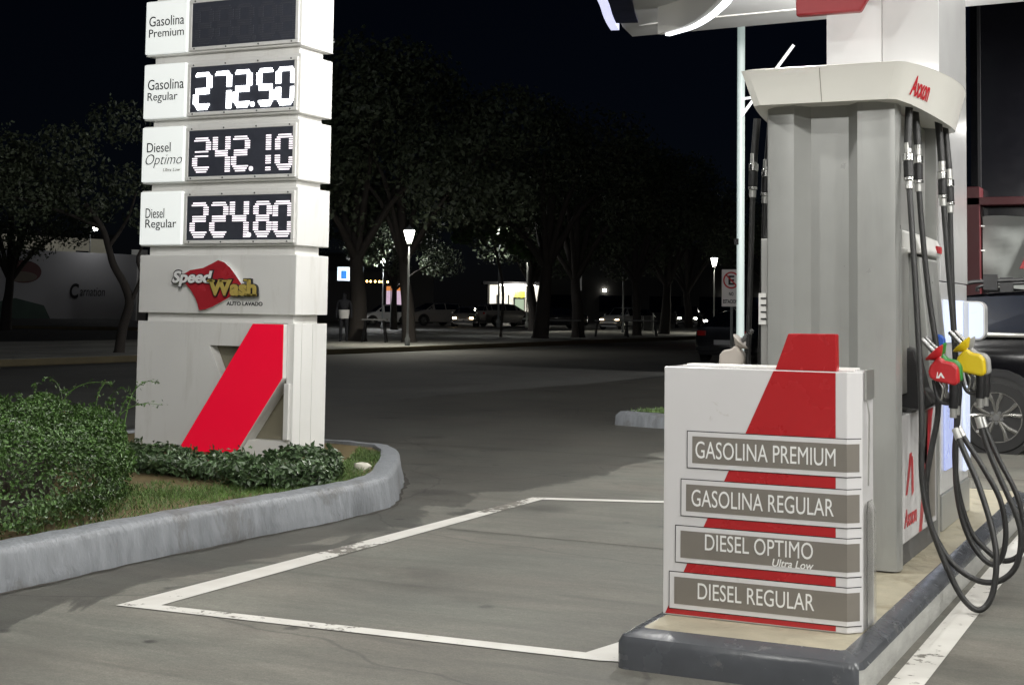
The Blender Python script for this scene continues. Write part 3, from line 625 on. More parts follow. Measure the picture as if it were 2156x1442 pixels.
def band(path, hw, z0, z1):
    P = [Vector((x, y)) for x, y in path]; L = []; Rr = []
    for i, p in enumerate(P):
        t = (P[min(i + 1, len(P) - 1)] - P[max(i - 1, 0)]).normalized(); n_ = Vector((-t.y, t.x)); L.append(p + n_ * hw); Rr.append(p - n_ * hw)
    mb = MB()
    mb.loft([[(a.x, a.y, z0), (a.x, a.y, z1), (b.x, b.y, z1), (b.x, b.y, z0)] for a, b in zip(L, Rr)], 0, True, True); return mb
sp = [tuple(p.xy) for p in smooth_path([(x, y, 0) for x, y in left], 4)]
sh = lambda d, ps, n0=0: [(x + d, y) for x, y in ps][n0:]
band(sh(0.10, sp, 6), 0.13, cz - 0.03, cz - 0.0005).build('navy_band', M['navy'], cp)
band(sh(-0.10, sp, 4), 0.05, cz - 0.03, cz + 0.3).build('edge_light', M['ledlav'], cp)
arc = [(-5.48, 15.18), (-5.342, 15.08), (-5.075, 14.865), (-4.794, 14.504), (-4.529, 14.087), (-4.282, 13.622), (-4.05, 12.9), (-3.9, 12.0), (-3.85, 10.5), (-3.9, 8)]
ap = [tuple(p.xy) for p in smooth_path([(x, y, 0) for x, y in arc], 5)]
band(sh(0.05, ap), 0.03, 4.47, 4.51).build('edge_light', M['ledstrip'], cp, smooth=30)
band(sh(-0.04, ap), 0.03, 4.49, cz - 0.0005).build('curved_fin', M['cream'], cp, smooth=30)

# canopy lamps: a housing with a lit lens and the light it gives
LG = 'pendant lamps under the canopy soffit'; LAMP_W = 305
LAMPS = [(-4.5, 5.2, 1.0), (0.4, 3.3, 0.75), (4.4, 3.3, 1.4), (8.4, 3.3, 1.7), (-3.6, -3.0, 0.8), (0.4, -3.0, 1.0), (4.4, -3.0, 1.2), (1.2, 8.2, 0.6), (5.0, 8.2, 0.9), (-3.7, 9.3, 0.65), (-3.4, 12.8, 1.7), (1.2, 12.4, 0.35), (5.0, 12.4, 0.4), (-2.9, 15.2, 0.55)]  # last one added out of sight behind the column, brightening exit lane and soffit
for i, (x, y, k) in enumerate(LAMPS):
    t = thing('canopy_lamp', 'white round pendant lamp hanging under the canopy soffit overhead', 'lamp', (x, y, cz), LG)
    MB().lathe([(0.03, -0.001), (0.03, -0.10), (0.20, -0.14), (0.22, -0.20), (0.21, -0.215)], (x, y, cz), 'z', 20).build('housing', M['white'], t, smooth=40)
    MB().lathe([(0.20, -0.2155), (0.20, -0.222)], (x, y, cz), 'z', 20).build('lens', M['lampdiff'], t)
    la = bpy.data.lights.new('canopy_lamp_light', 'POINT'); la.shadow_soft_size = 0.12; la.energy = LAMP_W * k; la.color = (1.0, 0.985, 0.945)
    lo = bpy.data.objects.new('canopy_lamp_light', la); COL.objects.link(lo); lo.parent = t; lo.location = (0, 0, -0.37)

# ------------------------------------------------------------------ price tower
TX0, TX1, TY0, TY1 = -7.865, -6.335, 9.30, 9.75
pt = thing('price_tower', 'tall white roadside price tower with lit number screens and red slanted stripe', 'price sign', (-7.1, 9.5, 0.2))
MB().box(TX0 + 0.06, TX1 - 0.05, TY0 + 0.05, TY1 - 0.07, 1.262, 4.6).build('core', M['white'], pt)
def panel(z0, z1): return MB().box(TX0, TX1, TY0, TY1, z0, z1).build('price_panel', M['white'], pt, bevel=0.006)
DIG = {'0': 'abcdef', '1': 'bc', '2': 'abged', '3': 'abgcd', '4': 'fgbc', '5': 'afgcd', '7': 'abc', '8': 'abcdefg'}
def digits(mb, chars, z0, z1, pitch, fill, skip=0.0):
    n = int((z1 - z0) / pitch); H = z1 - z0
    for ch, x0, x1 in chars:
        if ch == '.':
            mb.lathe([(0.001, 0), (0.019, 0), (0.019, 0.004), (0.001, 0.004)], ((x0 + x1) / 2, TY0 - 0.0225, z0 + 0.022), 'y', 12); continue
        t = 0.047; w = x1 - x0; segs = DIG[ch]
        for r in range(n):
            z = z0 + (r + 0.5) * pitch; f = (z - z0) / H; runs = []
            top, mid, bot = f > 0.84, 0.425 < f < 0.575, f < 0.16
            e = 0.0
            if top: e = (f - 0.84) / 0.16 * 0.035
            if bot: e = (0.16 - f) / 0.16 * 0.035
            if top and 'a' in segs: runs.append((x0 + 0.012 + e, x1 - 0.012 - e))
            elif bot and 'd' in segs: runs.append((x0 + 0.012 + e, x1 - 0.012 - e))
            elif mid and 'g' in segs: runs.append((x0 + 0.025, x1 - 0.025))
            else:
                hi = f > 0.5; gap = 0.44 < f < 0.56 and not ('g' in segs)
                if not gap:
                    if ('f' if hi else 'e') in segs: runs.append((x0, x0 + t))
                    if ('b' if hi else 'c') in segs: runs.append((x1 - t, x1))
            for a, b in runs:
                if skip and rnd.random() < skip: continue
                mb.box(a, b, TY0 - 0.0225, TY0 - 0.0185, z - pitch * fill / 2, z + pitch * fill / 2)
    return mb
def price(z0, z1, plate, chars, dz, mat, pitch, fill, skip=0):
    p = panel(z0, z1)
    MB().box(-7.850, -7.425, TY0 - 0.035, TY0 - 0.001, z0 + 0.012, z1 - 0.012).build('name_plate', M['nameplate'], p, bevel=0.008)
    sx0, sx1, sz0, sz1 = -7.385, -6.382, z0 + 0.045, z1 - 0.055
    mb = MB(); mb.box(sx0 - 0.03, sx1 + 0.03, TY0 - 0.024, TY0 - 0.001, sz0 - 0.028, sz0); mb.box(sx0 - 0.03, sx1 + 0.03, TY0 - 0.024, TY0 - 0.001, sz1, sz1 + 0.028)
    mb.box(sx0 - 0.03, sx0, TY0 - 0.024, TY0 - 0.001, sz0, sz1); mb.box(sx1, sx1 + 0.03, TY0 - 0.024, TY0 - 0.001, sz0, sz1)
    mb.build('frame', M['white'], p, bevel=0.004)
    mb = MB()
    for k in range(4):
        for zz in (sz0 - 0.014, sz1 + 0.014): mb.lathe([(0.001, 0), (0.007, 0), (0.007, 0.004), (0.001, 0.004)], (sx0 + 0.03 + k * (sx1 - sx0 - 0.06) / 3, TY0 - 0.028, zz), 'y', 8)
    mb.build('screws', M['greydark'], p)
    MB().box(sx0, sx1, TY0 - 0.018, TY0 - 0.002, sz0, sz1).build('screen', M['screen'], p)
    if chars:
        digits(MB(), chars, dz[0], dz[1], pitch, fill, skip).build('digits', mat, p, recalc=False)
    mb = MB()
    for body, a, b, c, d, shr, wt, mi in plate: text_fit(mb, body, a, b, c, d, lambda q, r, s: (q, TY0 - 0.0355 - s, r), wt, shr, 0.002, mi)
    mb.build('lettering', [M['letter'], M['plaque']], p)
XC = lambda s, d=0.0: [(c, a, b) for c, a, b in zip(s, (-7.352, -7.158, -6.962, -6.800, -6.735, -6.552), (-7.172, -6.978, -6.780, -6.745, -6.562, -6.368))]
price(3.425, 3.885, [('Gasolina', -7.811, -7.454, 3.665, 3.748, 0, 0.0, 0), ('Premium', -7.811, -7.454, 3.575, 3.642, 0, 0.0, 0)], XC('888.88'), (3.487, 3.800), M['leddim'], 0.018, 0.55)
price(2.895, 3.362, [('Gasolina', -7.806, -7.440, 3.140, 3.226, 0, 0.0, 0), ('Regular', -7.806, -7.500, 3.030, 3.118, 0, 0.0, 0)], XC('272.50'), (2.957, 3.272), M['ledbright'], 0.0158, 0.98)
price(2.375, 2.845, [('Diesel', -7.796, -7.555, 2.628, 2.706, 0, 0.0, 0), ('Optimo', -7.807, -7.435, 2.500, 2.612, 0.32, -0.012, 0), ('Ultra Low', -7.625, -7.450, 2.468, 2.496, 0.3, 0.0, 1)],
      [('2', -7.345, -7.165), ('4', -7.145, -6.975), ('2', -6.962, -6.785), ('.', -6.795, -6.745), ('1', -6.69, -6.585), ('0', -6.545, -6.368)], (2.447, 2.752), M['led'], 0.018, 0.55, 0.04)
price(1.865, 2.318, [('Diesel', -7.790, -7.600, 2.092, 2.172, 0, 0.0, 0), ('Regular', -7.790, -7.475, 1.992, 2.082, 0, 0.0, 0)], XC('224.80'), (1.927, 2.232), M['led'], 0.018, 0.55)
MB().box(TX0, TX1, TY0, TY1, 3.955, 4.62).build('head_panel', M['white'], pt, bevel=0.006)
# car wash panel with its emblem
wp = MB().box(TX0, TX1, TY0, TY1, 1.328, 1.795).build('wash_panel', M['white'], pt, bevel=0.006)
flag = [(-7.056, 1.751), (-6.997, 1.735), (-6.939, 1.693), (-6.881, 1.631), (-6.829, 1.569), (-6.822, 1.527), (-6.912, 1.473), (-7.012, 1.422), (-7.098, 1.384), (-7.165, 1.362), (-7.232, 1.353), (-7.244, 1.399), (-7.272, 1.453), (-7.311, 1.507), (-7.348, 1.541), (-7.387, 1.583), (-7.389, 1.642), (-7.327, 1.672), (-7.202, 1.689), (-7.12, 1.722)]
MB().prism(flag, 'y', TY0 - 0.03, TY0 - 0.001, 0, 1).build('emblem_flag', [M['flagred'], M['letterwhite']], wp)
TF = lambda d0: (lambda q, r, s: (q, TY0 - d0 - s, r))
def words(name, mat, body, x0, x1, z0, z1, d0, th, wt, shr=0, serif=None):
    mb = MB(); text_fit(mb, body, x0, x1, z0, z1, TF(d0), wt, shr, th)
    if serif:
        for sx, sz, w, h in serif: mb.box(sx - w / 2, sx + w / 2, TY0 - d0 - th, TY0 - d0, sz, sz + h)
    return mb.build(name, mat, wp)
words('lettering_shadow', M['letter'], 'Speed', -7.503, -7.088, 1.532, 1.676, 0.031, 0.012, 0.055, 0.22)
words('lettering', M['letterwhite'], 'Speed', -7.492, -7.098, 1.541, 1.667, 0.0435, 0.004, 0.035, 0.22)
ser = [(-7.105, 1.580, 0.075, 0.014), (-6.985, 1.580, 0.075, 0.014), (-6.752, 1.474, 0.055, 0.013), (-6.690, 1.474, 0.055, 0.013), (-6.765, 1.588, 0.05, 0.013)]
words('lettering_shadow', M['letter'], 'Wash', -7.140, -6.658, 1.462, 1.606, 0.031, 0.018, 0.065, 0, [(a, b - 0.007, w + 0.016, h + 0.014) for a, b, w, h in ser])
words('lettering', M['gold'], 'Wash', -7.128, -6.668, 1.471, 1.598, 0.0495, 0.004, 0.045, 0, ser)
words('lettering', M['letter'], 'AUTO LAVADO', -6.984, -6.640, 1.395, 1.426, 0.0005, 0.003, 0.02)
# base: recessed khaki backing, front sheet with two cut-outs, red lit stripe
bz = thing
bs_ = MB().box(TX0, TX1 - 0.012, TY0 + 0.10, TY1, 0.15, 1.262).build('base_block', M['khaki'], pt)
sl = lambda z: -7.419 + (z - 0.20) * (0.729 / 1.062)
mb = MB(); mb.prism([(TX0, 0.15), (-7.455, 0.15), (sl(0.80), 0.80), (-7.141, 1.078), (sl(1.078), 1.078), (sl(1.262), 1.262), (TX0, 1.262)], 'y', TY0, TY0 + 0.099)
mb.prism([(-6.403, 1.262), (-6.403, 0.36), (-6.745, 0.36), (-6.895, 0.15), (TX1 - 0.003, 0.15), (TX1 - 0.003, 1.262)], 'y', TY0, TY0 + 0.099)
mb.box(-6.405, -6.36, TY0 - 0.03, TY0 - 0.001, 0.375, 0.805)
mb.build('base_front', M['white'], bs_, bevel=0.003)
mb = MB(); mb.box(TX1 - 0.011, TX1, TY0 + 0.10, TY0 + 0.245, 0.15, 1.262); mb.box(TX1 - 0.011, TX1, TY0 + 0.25, TY1 - 0.003, 0.15, 1.262)
mb.build('base_side', M['white'], bs_, bevel=0.002)
mb = MB(); mb.box(TX0 - 0.001, TX0 + 0.01, TY0 + 0.1, TY1, 0.15, 1.262); mb.build('base_side', M['white'], bs_)
mb = MB(); mb.prism([(-6.692, 1.258), (-6.405, 1.258), (-6.405, 0.845), (-6.868, 0.19), (-7.425, 0.19)], 'y', TY0 - 0.045, TY0 + 0.098, 1, 1, 1)
mb.build('stripe_box', [M['redlit'], M['white']], bs_)
mb = MB(); mb.prism([(-6.694, 1.256), (-6.408, 1.256), (-6.408, 0.847), (-6.866, 0.195), (-7.420, 0.195)], 'y', TY0 - 0.0485, TY0 - 0.0455)
mb.build('red_stripe', M['redlit'], bs_)

# ------------------------------------------------------------------ planter with kerb, turf, shrubs
KP = [(-5.30, -6), (-5.275, 5.3), (-5.255, 6.7), (-5.17, 8.0), (-5.15, 8.5), (-5.19, 8.85), (-5.34, 9.2), (-5.72, 9.95), (-6.10, 10.6), (-6.40, 10.95), (-6.9, 11.1), (-9.3, 11.1), (-9.3, -6)]
kp3 = [Vector((x, y, 0)) for x, y in KP]
fine = []
for i in range(len(kp3)):
    a, b = kp3[i], kp3[(i + 1) % len(kp3)]; n_ = max(1, int((b - a).length / 0.12))
    for k in range(n_): fine.append(a.lerp(b, k / n_))
def koff(d, z, jit=0.0, zj=0.0):
    out = []; n_ = len(fine)
    for i, p in enumerate(fine):
        t = (fine[(i + 1) % n_] - fine[i - 1]).normalized(); nn = Vector((-t.y, t.x, 0))
        j = jit * (math.sin(i * 0.7) * 0.5 + math.sin(i * 2.3 + 1) * 0.3 + rnd.uniform(-0.6, 0.6)); out.append((p.x + nn.x * (d + j), p.y + nn.y * (d + j), z + zj * rnd.uniform(-1, 1)))
    return out
pk = thing('planter_kerb', 'chipped grey painted concrete kerb round the planted bed', 'kerb', (-7, 5, 0))
mb = MB(); mb.loft([koff(0, -0.02, 0.016), koff(0.004, 0.025, 0.014, 0.006), koff(0.014, 0.07, 0.007), koff(0.034, 0.165, 0.004), koff(0.046, 0.195, 0.004, 0.004), koff(0.066, 0.212, 0.003, 0.003), koff(0.19, 0.216, 0.003, 0.004), koff(0.205, 0.17)], 0, True, False)
mb.build('kerb', M['paint_kerb'], pk, smooth=50)
struct(MB().quad([(x, y, 0.19) for x, y, z in koff(0.17, 0)]).build('planting_bed_soil', M['soil']))
# crumbled dark gap at the kerb foot
struct(MB().loft([koff(-0.028, 0.0035, 0.026), koff(0.02, 0.0035)], 0, True, False).build('kerb_gap', pm('dark_gap_dirt', (0.03, 0.027, 0.022), 0.9)))
def inpoly(pts, poly):
    x, y = pts[:, 0], pts[:, 1]; ins = np.zeros(len(pts), bool); n_ = len(poly); j = n_ - 1
    for i in range(n_):
        xi, yi = poly[i]; xj, yj = poly[j]
        ins ^= ((yi > y) != (yj > y)) & (x < (xj - xi) * (y - yi) / (yj - yi + 1e-12) + xi); j = i
    return ins
def leaves(P, N, L, Wd, fold=0.25, jitter=0.6):
    """one folded two-triangle leaf at every point; N is the outward direction"""
    n_ = len(P); N = N + nr.normal(0, jitter, (n_, 3)); N /= np.linalg.norm(N, axis=1)[:, None] + 1e-9
    T = nr.normal(0, 1, (n_, 3)); T -= N * (T * N).sum(1)[:, None]; T /= np.linalg.norm(T, axis=1)[:, None] + 1e-9
    B = np.cross(N, T); L = (L * nr.uniform(0.65, 1.25, n_))[:, None]; w = L * Wd
    a = P - T * L * 0.5; c = P + T * L * 0.5; b = P + B * w * 0.5 + N * w * fold - T * L * 0.08; d = P - B * w * 0.5 + N * w * fold - T * L * 0.08
    V = np.stack([a, b, c, d], 1).reshape(-1, 3); i = np.arange(n_) * 4
    F = np.concatenate([np.stack([i, i + 1, i + 2], 1), np.stack([i, i + 2, i + 3], 1)]); return V, F
turf_zone = [(-5.44, 5.8), (-5.40, 7.4), (-5.34, 8.4), (-5.45, 9.0), (-5.8, 9.7), (-6.2, 10.4), (-6.6, 10.7), (-6.2, 9.9), (-6.0, 9.4), (-6.3, 8.2), (-6.6, 7.6), (-6.2, 5.8)]
p = np.stack([nr.uniform(-6.9, -5.3, 60000), nr.uniform(5.6, 10.8, 60000)], 1); p = p[inpoly(p, turf_zone)]
dens = np.sin(p[:, 0] * 5.1 + 1.3 * np.sin(p[:, 1] * 2.1)) * 0.35 + np.sin(p[:, 1] * 3.7 + p[:, 0] * 2) * 0.25 + 0.62
dry = ((p[:, 0] > -6.1) & (p[:, 1] < 7.3)); dens = np.where(dry, dens * 0.45, dens)
p = p[nr.uniform(0, 1, len(p)) < dens][:16000]
hgt = nr.uniform(0.012, 0.036, len(p)); ang = nr.uniform(0, 2 * np.pi, len(p)); lean = nr.normal(0, 0.02, (len(p), 2))
b0 = np.column_stack([p[:, 0] - 0.004 * np.cos(ang), p[:, 1] - 0.004 * np.sin(ang), np.full(len(p), 0.188)]); b1 = np.column_stack([p[:, 0] + 0.004 * np.cos(ang), p[:, 1] + 0.004 * np.sin(ang), np.full(len(p), 0.188)]); tp = np.column_stack([p + lean, 0.19 + hgt])
V = np.stack([b0, b1, tp], 1).reshape(-1, 3); F = np.arange(len(p) * 3).reshape(-1, 3)
g = np_mesh('grass', V, F, M['grass']); g['kind'] = 'stuff'
# big clipped bush
def bush_points(poly, z0, ztop, n_, clump=0.05, top_noise=0.10):
    """points on and just under the skin of a clipped shrub standing on a ground polygon"""
    c = np.array(poly).mean(0); out = []; nor = []
    per = [Vector(q) for q in poly]; seg = [(per[i], per[(i + 1) % len(per)]) for i in range(len(per))]; ln = [(b - a).length for a, b in seg]
    h = ztop - z0; side_area = sum(ln) * h
    bb = np.array(poly); area = abs(sum(poly[i][0] * poly[(i + 1) % len(poly)][1] - poly[(i + 1) % len(poly)][0] * poly[i][1] for i in range(len(poly)))) / 2
    ns = int(n_ * side_area / (side_area + area)); nt = n_ - ns
    k = nr.choice(len(seg), ns, p=np.array(ln) / sum(ln)); t = nr.uniform(0, 1, ns); zz = nr.uniform(0, 1, ns) ** 0.9
    A = np.array([[seg[i][0].x, seg[i][0].y] for i in range(len(seg))]); B = np.array([[seg[i][1].x, seg[i][1].y] for i in range(len(seg))])
    q = A[k] + (B[k] - A[k]) * t[:, None]; out_d = (q - c); out_d /= np.linalg.norm(out_d, axis=1)[:, None]
    rnd_in = (zz ** 3) * 0.30 * min(1.0, h / 0.4) + (1 - zz) ** 3 * 0.06
    bump_ = clump * (np.sin(q[:, 0] * 6 + zz * 9) + np.sin(q[:, 1] * 7 - zz * 6 + 1) + 0.6 * np.sin(q[:, 0] * 17 + q[:, 1] * 13 + zz * 23))
    q = q - out_d * (rnd_in + np.abs(nr.normal(0, 0.075, ns)))[:, None] + out_d * bump_[:, None]
    out.append(np.column_stack([q, z0 + zz * h + nr.normal(0, 0.02, ns)])); nor.append(np.column_stack([out_d, zz * 0.6]))
    r = np.column_stack([nr.uniform(bb[:, 0].min(), bb[:, 0].max(), nt * 4), nr.uniform(bb[:, 1].min(), bb[:, 1].max(), nt * 4)]); r = r[inpoly(r, poly)][:nt]
    z = ztop + top_noise * (np.sin(r[:, 0] * 4.3 + 1) * np.sin(r[:, 1] * 3.6) * 0.6 + 0.4 * np.sin(r[:, 0] * 11 + r[:, 1] * 9)) - np.abs(nr.normal(0, 0.05, len(r)))
    dmin = np.full(len(r), 9.0)
    for i in range(len(seg)):
        ab = B[i] - A[i]; tt = np.clip(((r - A[i]) @ ab) / (ab @ ab), 0, 1); dmin = np.minimum(dmin, np.linalg.norm(r - (A[i] + tt[:, None] * ab), axis=1))
    z = z - 0.30 * h * np.clip(1 - dmin / (0.75 * h), 0, 1) ** 2
    out.append(np.column_stack([r, z])); nor.append(np.column_stack([nr.normal(0, 0.3, (len(r), 2)), np.ones(len(r))]))
    return np.concatenate(out), np.concatenate(nor)
bpoly = [(-5.50, 2.0), (-5.46, 5.4), (-5.50, 6.30), (-5.80, 6.80), (-6.35, 7.45), (-6.85, 8.0), (-8.6, 8.3), (-8.9, 2.0)]
bu = thing('bush', 'big bright green shrub with wispy sprouts at the kerb', 'bush', (-6.8, 5.5, 0.19))
P_, N_ = bush_points(bpoly, 0.21, 0.70, 150000, 0.045, 0.10)
V, F = leaves(P_, N_, 0.028, 0.58); o = np_mesh('foliage', V - np.array([-6.8, 5.5, 0.19]), F, M['leafbush'], bu)
inner = [(-5.9, 2.0), (-5.85, 5.2), (-6.0, 6.1), (-6.6, 7.0), (-7.1, 7.6), (-8.4, 7.9), (-8.6, 2.0)]
MB().prism(inner, 'z', 0.19, 0.42).build('branches', M['twig'], bu)
mb = MB(); lp_, ln_ = [], []
for k in range(46):
    ang = rnd.uniform(0, 6.28)
    if k < 40: x, y = rnd.uniform(-7.9, -6.0), rnd.uniform(5.6, 7.9)
    else: x, y = rnd.uniform(-6.7, -5.9), rnd.uniform(6.9, 8.0)
    if not inpoly(np.array([[x, y]]), bpoly)[0]: continue
    ln = rnd.uniform(0.14, 0.42); lx, ly = rnd.uniform(-0.2, 0.22), rnd.uniform(-0.1, 0.2)
    ln *= 0.75; pth = smooth_path([(x, y, 0.52), (x + lx * 0.3, y + ly * 0.3, 0.56 + ln * 0.7), (x + lx * 0.8, y + ly * 0.8, 0.56 + ln), (x + lx * 1.3, y + ly * 1.3, 0.56 + ln * 0.97)], 4)
    mb.tube(pth, [0.0045 * (1 - i / len(pth) * 0.6) for i in range(len(pth))], 4)
    for q in pth[3:]:
        for _ in range(3): lp_.append((q.x + rnd.gauss(0, 0.012), q.y + rnd.gauss(0, 0.012), q.z + rnd.gauss(0, 0.012))); ln_.append((rnd.gauss(0, 1), rnd.gauss(0, 1), 1))
mb.build('sprouts', M['leafbush'], bu)
V, F = leaves(np.array(lp_), np.array(ln_), 0.026, 0.5); np_mesh('sprout_leaves', V - np.array([-6.8, 5.5, 0.19]), F, M['leafbush'], bu)
# low hedges at the tower foot
def hedge(label, poly, ztop, n_, leafL, tn=0.05):
    c = np.array(poly).mean(0); t = thing('low_hedge', label, 'hedge', (c[0], c[1], 0.19), 'low clipped hedges at the tower foot')
    P_, N_ = bush_points(poly, 0.21, ztop, n_, 0.022, tn); V, F = leaves(P_, N_, leafL, 0.48, 0.2)
    np_mesh('foliage', V - np.array([c[0], c[1], 0.19]), F, M['leafhedge'], t)
    MB().prism([(c[0] + (x - c[0]) * 0.82, c[1] + (y - c[1]) * 0.72) for x, y in poly], 'z', 0.19, ztop - 0.08).build('branches', M['twig'], t)
hedge('dark glossy low hedge at the right foot of the price tower', [(-6.05, 7.98), (-5.62, 7.78), (-5.33, 8.15), (-5.52, 8.75), (-5.88, 9.25), (-6.25, 9.20), (-6.15, 8.60)], 0.345, 3800, 0.062)
hedge('low hedge running in front of the tower behind the big bush', [(-7.9, 8.62), (-6.9, 8.20), (-6.12, 8.02), (-6.22, 8.72), (-7.0, 8.92), (-7.9, 9.1)], 0.315, 4200, 0.055, 0.03)
mb = MB(); rr = [(0.001, 0.186), (0.05, 0.19), (0.062, 0.215), (0.05, 0.235), (0.001, 0.245)]
mb.lathe(rr, (-5.72, 9.32, 0), 'z', 10); mb.v = [(x + rnd.gauss(0, 0.006), y + rnd.gauss(0, 0.006), z) for x, y, z in mb.v]
tag(mb.build('stone', pm('pale_stone', (0.6, 0.58, 0.5), 0.7), smooth=50, loc=(-5.72, 9.32, 0.19)), 'small pale stone lying on the grass beside the hedge', 'stone')
# second small planted island at the exit
p2 = thing('exit_planter', 'small low grey kerbed traffic island with grass by the exit', 'planter', (-6, 17.2, 0))
pl2 = [(-6.55, 16.5), (-6.0, 16.35), (-4.6, 16.35), (-4.4, 18.3), (-5.6, 18.3), (-6.35, 17.3)]
c2 = np.array(pl2).mean(0); off2 = lambda k, z: [(c2[0] + (x - c2[0]) * k, c2[1] + (y - c2[1]) * k, z) for x, y in pl2]
MB().loft([off2(1, -0.02), off2(0.99, 0.12), off2(0.94, 0.17), off2(0.85, 0.17), off2(0.85, 0.12)], 0, True, False).build('kerb', M['paint_kerb'], p2, smooth=40)
MB().quad(off2(0.87, 0.15)).build('turf', M['soil'], p2)
q = np.column_stack([nr.uniform(-6.6, -4.3, 5000), nr.uniform(16.3, 18.4, 5000)]); q = q[inpoly(q, [(a, b) for a, b, _ in off2(0.85, 0)])]
tp = np.column_stack([q + nr.normal(0, 0.03, q.shape), 0.15 + nr.uniform(0.02, 0.07, len(q))]); w_ = np.array([0.008, 0.004])
V = np.stack([np.column_stack([q - w_, np.full(len(q), 0.148)]), np.column_stack([q + w_, np.full(len(q), 0.148)]), tp], 1).reshape(-1, 3) - np.array([-6, 17.2, 0])
o = np_mesh('grass', V, np.arange(len(q) * 3).reshape(-1, 3), M['grass'], p2); o['kind'] = 'stuff'

# ------------------------------------------------------------------ trees
def crown(blobs, n_, L):
    w = np.array([b[3] ** 2 for b in blobs]); k = nr.choice(len(blobs), n_, p=w / w.sum()); B = np.array(blobs)[k]
    d = nr.normal(0, 1, (n_, 3)); d /= np.linalg.norm(d, axis=1)[:, None]; r = nr.uniform(0.35, 1.0, n_) ** 0.5
    r *= 1 + 0.22 * np.sin(d[:, 0] * 6 + B[:, 3] * 9) * np.sin(d[:, 1] * 7 + d[:, 2] * 5)
    P = B[:, :3] + d * (B[:, 3] * r)[:, None] * np.array([1, 1, 0.75]); return leaves(P, d, L, 0.6, 0.15, 0.7)
def tree_mesh(trunk, r0, branches, blobs, n_, L):
    mb = MB(); tp = smooth_path(trunk, 5); mb.tube(tp, [r0 * (1.25 if i == 0 else 1) * (1 - 0.55 * i / len(tp)) for i in range(len(tp))], 9)
    for br in branches: bp = smooth_path(br, 4); mb.tube(bp, [r0 * 0.45 * (1 - 0.75 * i / len(bp)) for i in range(len(bp))], 7)
    return mb, crown(blobs, n_, L)
def make_tree(label, loc, spec, group=None):
    t = thing('tree', label, 'tree', (0, 0, 0), group)
    mb, (V, F) = tree_mesh(*spec)
    mb.build('trunk', M['trunk'], t, smooth=60, local=True); np_mesh('crown', V, F, M['leaftree'], t)
    t.location = loc; return t
def spec(h, spread, n_, L=0.20, r0=0.42, seed=1):
    q = random.Random(seed); fork = h * q.uniform(0.24, 0.32)
    top = (q.uniform(-.6, .6), q.uniform(-.6, .6), h * 0.62); trunk = [(0, 0, -0.1), (q.uniform(-.15, .15), 0, fork * 0.5), (q.uniform(-.3, .3), q.uniform(-.3, .3), fork), top]
    br, bl = [], []
    for k in range(7):
        a = k * 0.9 + q.uniform(-.3, .3); rr = spread * q.uniform(0.45, 0.8); zz = h * q.uniform(0.46, 0.80); e = (rr * math.cos(a), rr * math.sin(a), zz)
        br.append([trunk[2], (e[0] * 0.45, e[1] * 0.45, fork + (zz - fork) * 0.6), e]); bl.append((*e, spread * q.uniform(0.30, 0.46)))
        for m_ in range(2): bl.append((e[0] + q.uniform(-1, 1) * spread * .35, e[1] + q.uniform(-1, 1) * spread * .35, e[2] + q.uniform(-.8, 1.0) * spread * .28, spread * q.uniform(0.14, 0.26)))
    bl.append((0, 0, h * 0.84, spread * 0.42)); bl.append((q.uniform(-1, 1), q.uniform(-1, 1), h * 0.93, spread * 0.24))
    return trunk, r0, br, bl, n_, L
TG = 'trees along the far sidewalk'
TL = [(-27.2, 43.8, 10.9, 'thick dark tree nearest the price tower on the far sidewalk'), (-25.35, 44.3, 10.6, 'dark tree just right of the brightest street lamp'), (-25.1, 54.8, 10.0, 'forked pale barked tree beside the lit leafy bough'), (-24.9, 58.3, 9.4, 'leaning black trunked tree by the outdoor benches'),
      (-24.9, 65.5, 9.6, 'straight dark tree beside the white car with warm headlamp'), (-25.5, 71.0, 8.6, 'smaller dark tree between the thin post and the parked headlamps'), (-24.0, 86, 8.5, 'far pale trunked tree under the right hand street lamp')]
protos = []
for i, (x, y, h, lb) in enumerate(TL):
    if i < 3: t = make_tree(lb, (x, y, 0.15), spec(h, 4.6 + 0.3 * i, 11000, 0.22, (0.36, 0.27, 0.36)[i], i + 3), TG); protos.append((t, h))
    else:
        b, bh = protos[i % 3]; t = copy_tree(b); t['label'] = lb; t.location = (x, y, 0.15); s_ = h / bh; t.scale = (s_, s_, s_); t.rotation_euler = (0, 0, 1.3 * i)
BG = 'background trees beyond the plaza'
for i, (x, y, h, lb) in enumerate([(-40, 58, 9.5, 'dim tree behind the street lamp nearest the tower'), (-44, 75, 9, 'dim tree standing behind the parked silver suv'), (-38, 82, 10, 'broad black tree mass behind the benches'), (-34, 100, 10, 'far black tree above the parked headlamps'), (-26, 110, 9, 'far black tree left of the no parking sign'), (-18, 120, 8, 'far black tree behind the no parking sign'), (-52, 52, 9, 'dim tree over the painted wall behind the leaning trunk'), (-47, 40, 9.5, 'dim tree at the left edge before the painted wall')]):
    b, bh = protos[i % 3]; t = copy_tree(b); t['label'] = lb; t['group'] = BG; t.location = (x, y, 0.0); s_ = h / bh; t.scale = (s_, s_, s_); t.rotation_euler = (0, 0, 0.7 + 1.1 * i)
